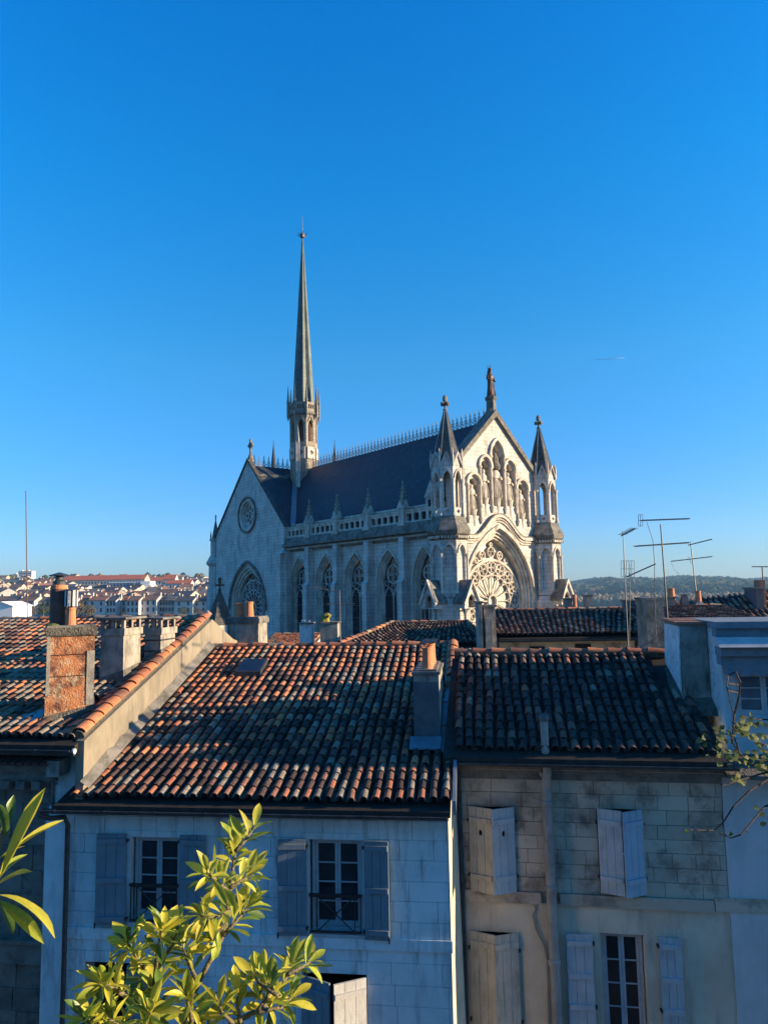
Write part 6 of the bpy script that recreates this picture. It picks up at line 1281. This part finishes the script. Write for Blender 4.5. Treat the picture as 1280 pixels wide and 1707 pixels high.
BARK = mat('green_brown_bark', (0.16, 0.13, 0.075), (0.11, 0.10, 0.05), (0.24, 0.20, 0.13), scale=30, mix=.4, bump=.5, bscale=90)
def leaf_mesh(name, m_, ln, wd, curl, fold, mid=.45):
    m = MB(); N_ = 9; vs = []
    for i in range(N_):
        t = i/(N_-1); w = wd*.5*(math.sin(math.pi*t**1.25))**.85*(.75+.35*t) if 0 < t < 1 else .0015
        y = ln*t; z = -curl*ln*t*t; a = .012*math.sin(t*9)*ln
        vs += [(-w, y, z+fold*w+a), (-w*.5, y, z+fold*w*.35), (0, y, z-.0015), (w*.5, y, z+fold*w*.35), (w, y, z+fold*w-a)]
    fs = []
    for i in range(N_-1):
        for k in range(4): fs.append((i*5+k, i*5+k+1, (i+1)*5+k+1, (i+1)*5+k))
    b = len(vs); vs += [(-.0012, -.012, .001), (.0012, -.012, .001), (.0016, ln*.5, -curl*ln*.25-.0032), (-.0016, ln*.5, -curl*ln*.25-.0032), (0, ln*.97, -curl*ln*.94-.001)]; fs += [(b, b+1, b+2, b+3), (b+3, b+2, b+4)]
    m.add(vs, fs); return m.mesh(name, m_, smooth=True, fix=False)
LV = [[leaf_mesh('leaf', mt, 1.0, w, c, f) for (w, c, f) in ((.31, .22, .45), (.36, .10, .35), (.28, .35, .55), (.33, -.08, .5), (.38, .18, .25))] for mt in (LG, LD_, LY, LO)]
def place_leaf(par, p, d, ln, cls, up=Vector((0, 0, 1)), roll=None, narrow=1.0):
    d = Vector(d).normalized(); side = d.cross(up)
    if side.length < .05: side = d.cross(Vector((1, 0, 0)))
    side.normalize(); nrm_ = side.cross(d); M = Matrix((side, d, nrm_)).transposed().to_4x4(); M.translation = p
    M = M @ Matrix.Rotation(roll if roll is not None else rnd.uniform(-.7, .7), 4, 'Y') @ Matrix.Scale(ln, 4)
    return inst('leaf', rnd.choice(LV[cls]), par, M @ Matrix.Scale(narrow, 4, (1, 0, 0)))
def whorl(par, p, axis, n, ln, spread=.9, w=(6, 2.5, 7)):
    n = int(n*1.9)
    axis = axis.normalized(); a = axis.cross(Vector((.3, 1, .2))).normalized(); b = axis.cross(a)
    for i in range(n):
        t = 2*math.pi*i*.382+rnd.uniform(-.3, .3); k = spread*(1.0-.62*i/n)*rnd.uniform(.85, 1.15)
        d = axis*math.cos(k)+(a*math.cos(t)+b*math.sin(t))*math.sin(k)
        place_leaf(par, p-axis*.055*(1-i/n)*ln/.09, d, ln*rnd.uniform(.75, 1.12)*(1-.25*i/n), pick(w))
def shrub(name, label, D0, stems, ln, root):
    e = empty(name, root); tag(e, label, 'shrub'); L_ = lambda p: Vector(p)-root
    for pts, dd, leaves in stems:
        P = [L_(at(x, y, D0+dd*(i/(len(pts)-1) if len(pts) > 1 else 0))) for i, (x, y) in enumerate(pts)]
        r0 = .009 if len(pts) > 3 else .006; m = MB(); m.tube(P, [r0*(1-.65*i/(len(P)-1)) for i in range(len(P))], 7); m.build('stem', BARK, e, smooth=True)
        for i in range(1, len(P)):
            ax = (P[i]-P[i-1])
            if i == len(P)-1: whorl(e, P[i], ax, leaves, ln, 1.15)
            elif leaves > 5 and i > len(P)-4: whorl(e, P[i], ax, 5, ln*.95, 1.35)
    return e
stemsA = [
 ([(250, 1830), (300, 1720), (330, 1640), (372, 1560), (384, 1480), (392, 1420), (394, 1395)], .25, 11),
 ([(330, 1640), (312, 1600), (300, 1570)], .1, 8),
 ([(372, 1560), (400, 1530), (418, 1505)], .1, 8), ([(384, 1480), (410, 1465), (425, 1450)], .1, 6), ([(384, 1490), (360, 1470), (345, 1455)], -.1, 6), ([(392, 1420), (410, 1400), (425, 1378)], .05, 5),
 ([(250, 1830), (262, 1700), (258, 1640), (262, 1590), (270, 1550)], -.15, 12), ([(262, 1640), (228, 1600), (212, 1570)], -.1, 9), ([(258, 1620), (288, 1575), (296, 1545)], .0, 8),
 ([(262, 1700), (225, 1670), (190, 1650), (168, 1640)], -.2, 10), ([(225, 1680), (205, 1710), (180, 1700)], -.2, 9), ([(250, 1830), (205, 1760), (170, 1715), (140, 1700)], -.25, 10), ([(262, 1700), (270, 1670), (235, 1630)], .1, 9),
 ([(250, 1830), (300, 1750), (320, 1700), (310, 1660)], -.1, 9), ([(300, 1750), (345, 1720), (350, 1690)], .1, 8), ([(262, 1760), (240, 1720), (250, 1690)], -.3, 10),
 ([(330, 1760), (390, 1706), (430, 1685), (462, 1660), (480, 1625), (492, 1600)], .3, 9), ([(430, 1685), (455, 1650), (440, 1625)], .1, 8), ([(430, 1688), (470, 1680), (490, 1660)], .1, 6), ([(400, 1705), (395, 1670), (400, 1640)], .1, 7), ([(390, 1708), (370, 1690), (362, 1668)], 0, 5), ([(480, 1625), (505, 1612), (520, 1602)], .1, 5), ([(462, 1660), (432, 1640), (418, 1620)], .1, 5),
 ([(250, 1830), (330, 1800), (420, 1760), (440, 1720)], .1, 6), ([(384, 1520), (352, 1530), (335, 1528)], -.1, 6), ([(378, 1540), (350, 1565), (345, 1560)], .0, 7)]
root = at(250, 1830, 1.95); shr = shrub('laurel_shrub', 'sunlit yellow-green laurel shrub with glossy leaves rising from the bottom left', 1.95, stemsA, .080, root)
o = place_leaf(shr, at(372, 1512, 2.1)-root, Vector((.02, -.1, -1)), .07, 3)
# the same shrub's nearest branch at the left edge
root = at(-60, 1640, 1.15); e = empty('laurel_branch', root); tag(e, 'large near laurel branch with long yellow-lit leaves at the left edge', 'branch')
m = MB(); P = [at(x, y, 1.15)-root for x, y in ((-60, 1640), (-45, 1560), (-20, 1500), (-8, 1440), (8, 1380))]; m.tube(P, [.006, .005, .004, .003, .002], 7); m.build('stem', BARK, e, smooth=True)
def aim(p0, p1, ln_scale, cls, dz=0.0, roll=None, D=1.15):
    a, b = at(*p0, D), at(*p1, D+dz); d = b-a; place_leaf(e, a-root, d, d.length*ln_scale, cls, roll=roll, narrow=.48 if p1[1] < 1400 and p1[0] > 50 else .75)
for p0, p1, cls, dz, rl_ in (((-4, 1470), (84, 1314), 2, .02, 1.0), ((18, 1420), (96, 1358), 2, .03, .8), ((-2, 1492), (106, 1516), 2, -.02, -.3), ((-5, 1500), (70, 1552), 0, -.03, .5), ((-10, 1480), (42, 1440), 0, -.02, .3), ((5, 1400), (22, 1325), 1, .02, .4), ((12, 1400), (2, 1330), 1, -.02, .0), ((-2, 1500), (16, 1565), 1, .03, .2), ((-10, 1440), (30, 1400), 2, .02, -.4), ((-15, 1430), (8, 1380), 2, .0, .5), ((-8, 1470), (40, 1410), 0, .05, .2)):
    aim(p0, p1, 1.0, cls, dz, rl_)
# climbing rose at the right edge
ROSEL = [leaf_mesh('rose_leaf', mt, 1.0, .72, .15, .2) for mt in (mat('rose_leaf_green', (0.09, 0.13, 0.04), (0.06, 0.10, 0.035), scale=20, transl=.35, bump=.1, var=.3), mat('rose_leaf_pale', (0.26, 0.26, 0.10), (0.18, 0.2, 0.08), scale=20, transl=.4, bump=.1, var=.25))]
root = at(1320, 1330, 5.0); e = empty('climbing_rose', root); tag(e, 'bare thorny rose stems with few round leaves reaching in at the right edge', 'climber')
STEMR = mat('dark_rose_stem', (0.05, 0.035, 0.03), (0.035, 0.03, 0.028), bump=.2)
paths = [[(1320, 1330), (1280, 1300), (1250, 1318), (1222, 1345), (1205, 1372), (1190, 1385), (1150, 1384)], [(1320, 1330), (1275, 1345), (1252, 1372), (1235, 1392), (1218, 1398), (1198, 1388)], [(1320, 1280), (1270, 1290), (1230, 1302), (1205, 1310), (1200, 1306)], [(1320, 1300), (1260, 1280), (1232, 1255), (1222, 1240), (1215, 1215)], [(1320, 1250), (1280, 1245), (1240, 1225), (1215, 1212)], [(1232, 1255), (1222, 1222), (1172, 1230)], [(1320, 1260), (1280, 1270), (1240, 1262), (1210, 1266)], [(1320, 1200), (1270, 1200), (1240, 1196)],
 [(1220, 1240), (1224, 1190), (1232, 1160), (1234, 1138), (1226, 1120), (1214, 1126), (1211, 1145), (1216, 1165), (1222, 1190)], [(1213, 1140), (1232, 1142)], [(1213, 1152), (1233, 1156)]]
for P_ in paths:
    P = [at(x, y, 5.0+.08*math.sin(i*1.7))-root for i, (x, y) in enumerate(P_)]; m = MB(); m.tube(P, [.008*(1-.6*i/(len(P)-1)) for i in range(len(P))], 5)
    for a, b in zip(P, P[1:]):
        for t in (.3, .7): q = a.lerp(b, t); m.tube([q, q+Vector((rnd.uniform(-.03, .03), rnd.uniform(-.02, .02), rnd.uniform(-.03, .03)))], [.003, .0005], 3)
    m.build('stem', STEMR, e)
spots = [(1150, 1388, 0), (1218, 1386, 0), (1275, 1355, 0), (1266, 1350, 0), (1278, 1372, 0)]
for cx_, cy_, n_, sx_, sy_ in ((1238, 1210, 24, 12, 12), (1170, 1230, 5, 6, 5), (1207, 1250, 15, 14, 16), (1232, 1268, 20, 28, 10), (1268, 1240, 20, 16, 18), (1262, 1215, 14, 16, 18), (1205, 1222, 14, 10, 10), (1232, 1295, 10, 12, 10), (1275, 1275, 12, 12, 10)):
    for _ in range(n_): spots.append((rnd.gauss(cx_, sx_*.7), rnd.gauss(cy_, sy_*.7), 1 if rnd.random() < .55 else 0))
for x, y, c_ in spots:
    if x > 1300: continue
    p = at(x, y, 5.0+rnd.uniform(-.15, .15))-root; d = Vector((rnd.uniform(-1, 1), rnd.uniform(-.5, .5), rnd.uniform(-1, .3))).normalized(); side = d.cross(Vector((0, -1, .4))).normalized(); M = Matrix((side, d, side.cross(d))).transposed().to_4x4(); M.translation = p
    inst('leaf', ROSEL[c_], e, M @ Matrix.Scale(rnd.uniform(.035, .052), 4))

# ------------------------------------------------------------------ air
hz = bpy.data.materials.new('haze_air'); hz.use_nodes = True; hn = hz.node_tree.nodes
for n_ in list(hn): 
    if n_.type != 'OUTPUT_MATERIAL': hn.remove(n_)
pv = hn.new('ShaderNodeVolumePrincipled'); pv.inputs['Color'].default_value = (0.36, 0.66, 1.0, 1); pv.inputs['Density'].default_value = 0.00011; pv.inputs['Anisotropy'].default_value = 0.2
hz.node_tree.links.new(pv.outputs[0], hn['Material Output'].inputs['Volume'])
m = MB(); m.box(-3750, 3750, -3750, 3750, -32, 110); tag(m.build('haze', hz), kind='stuff')
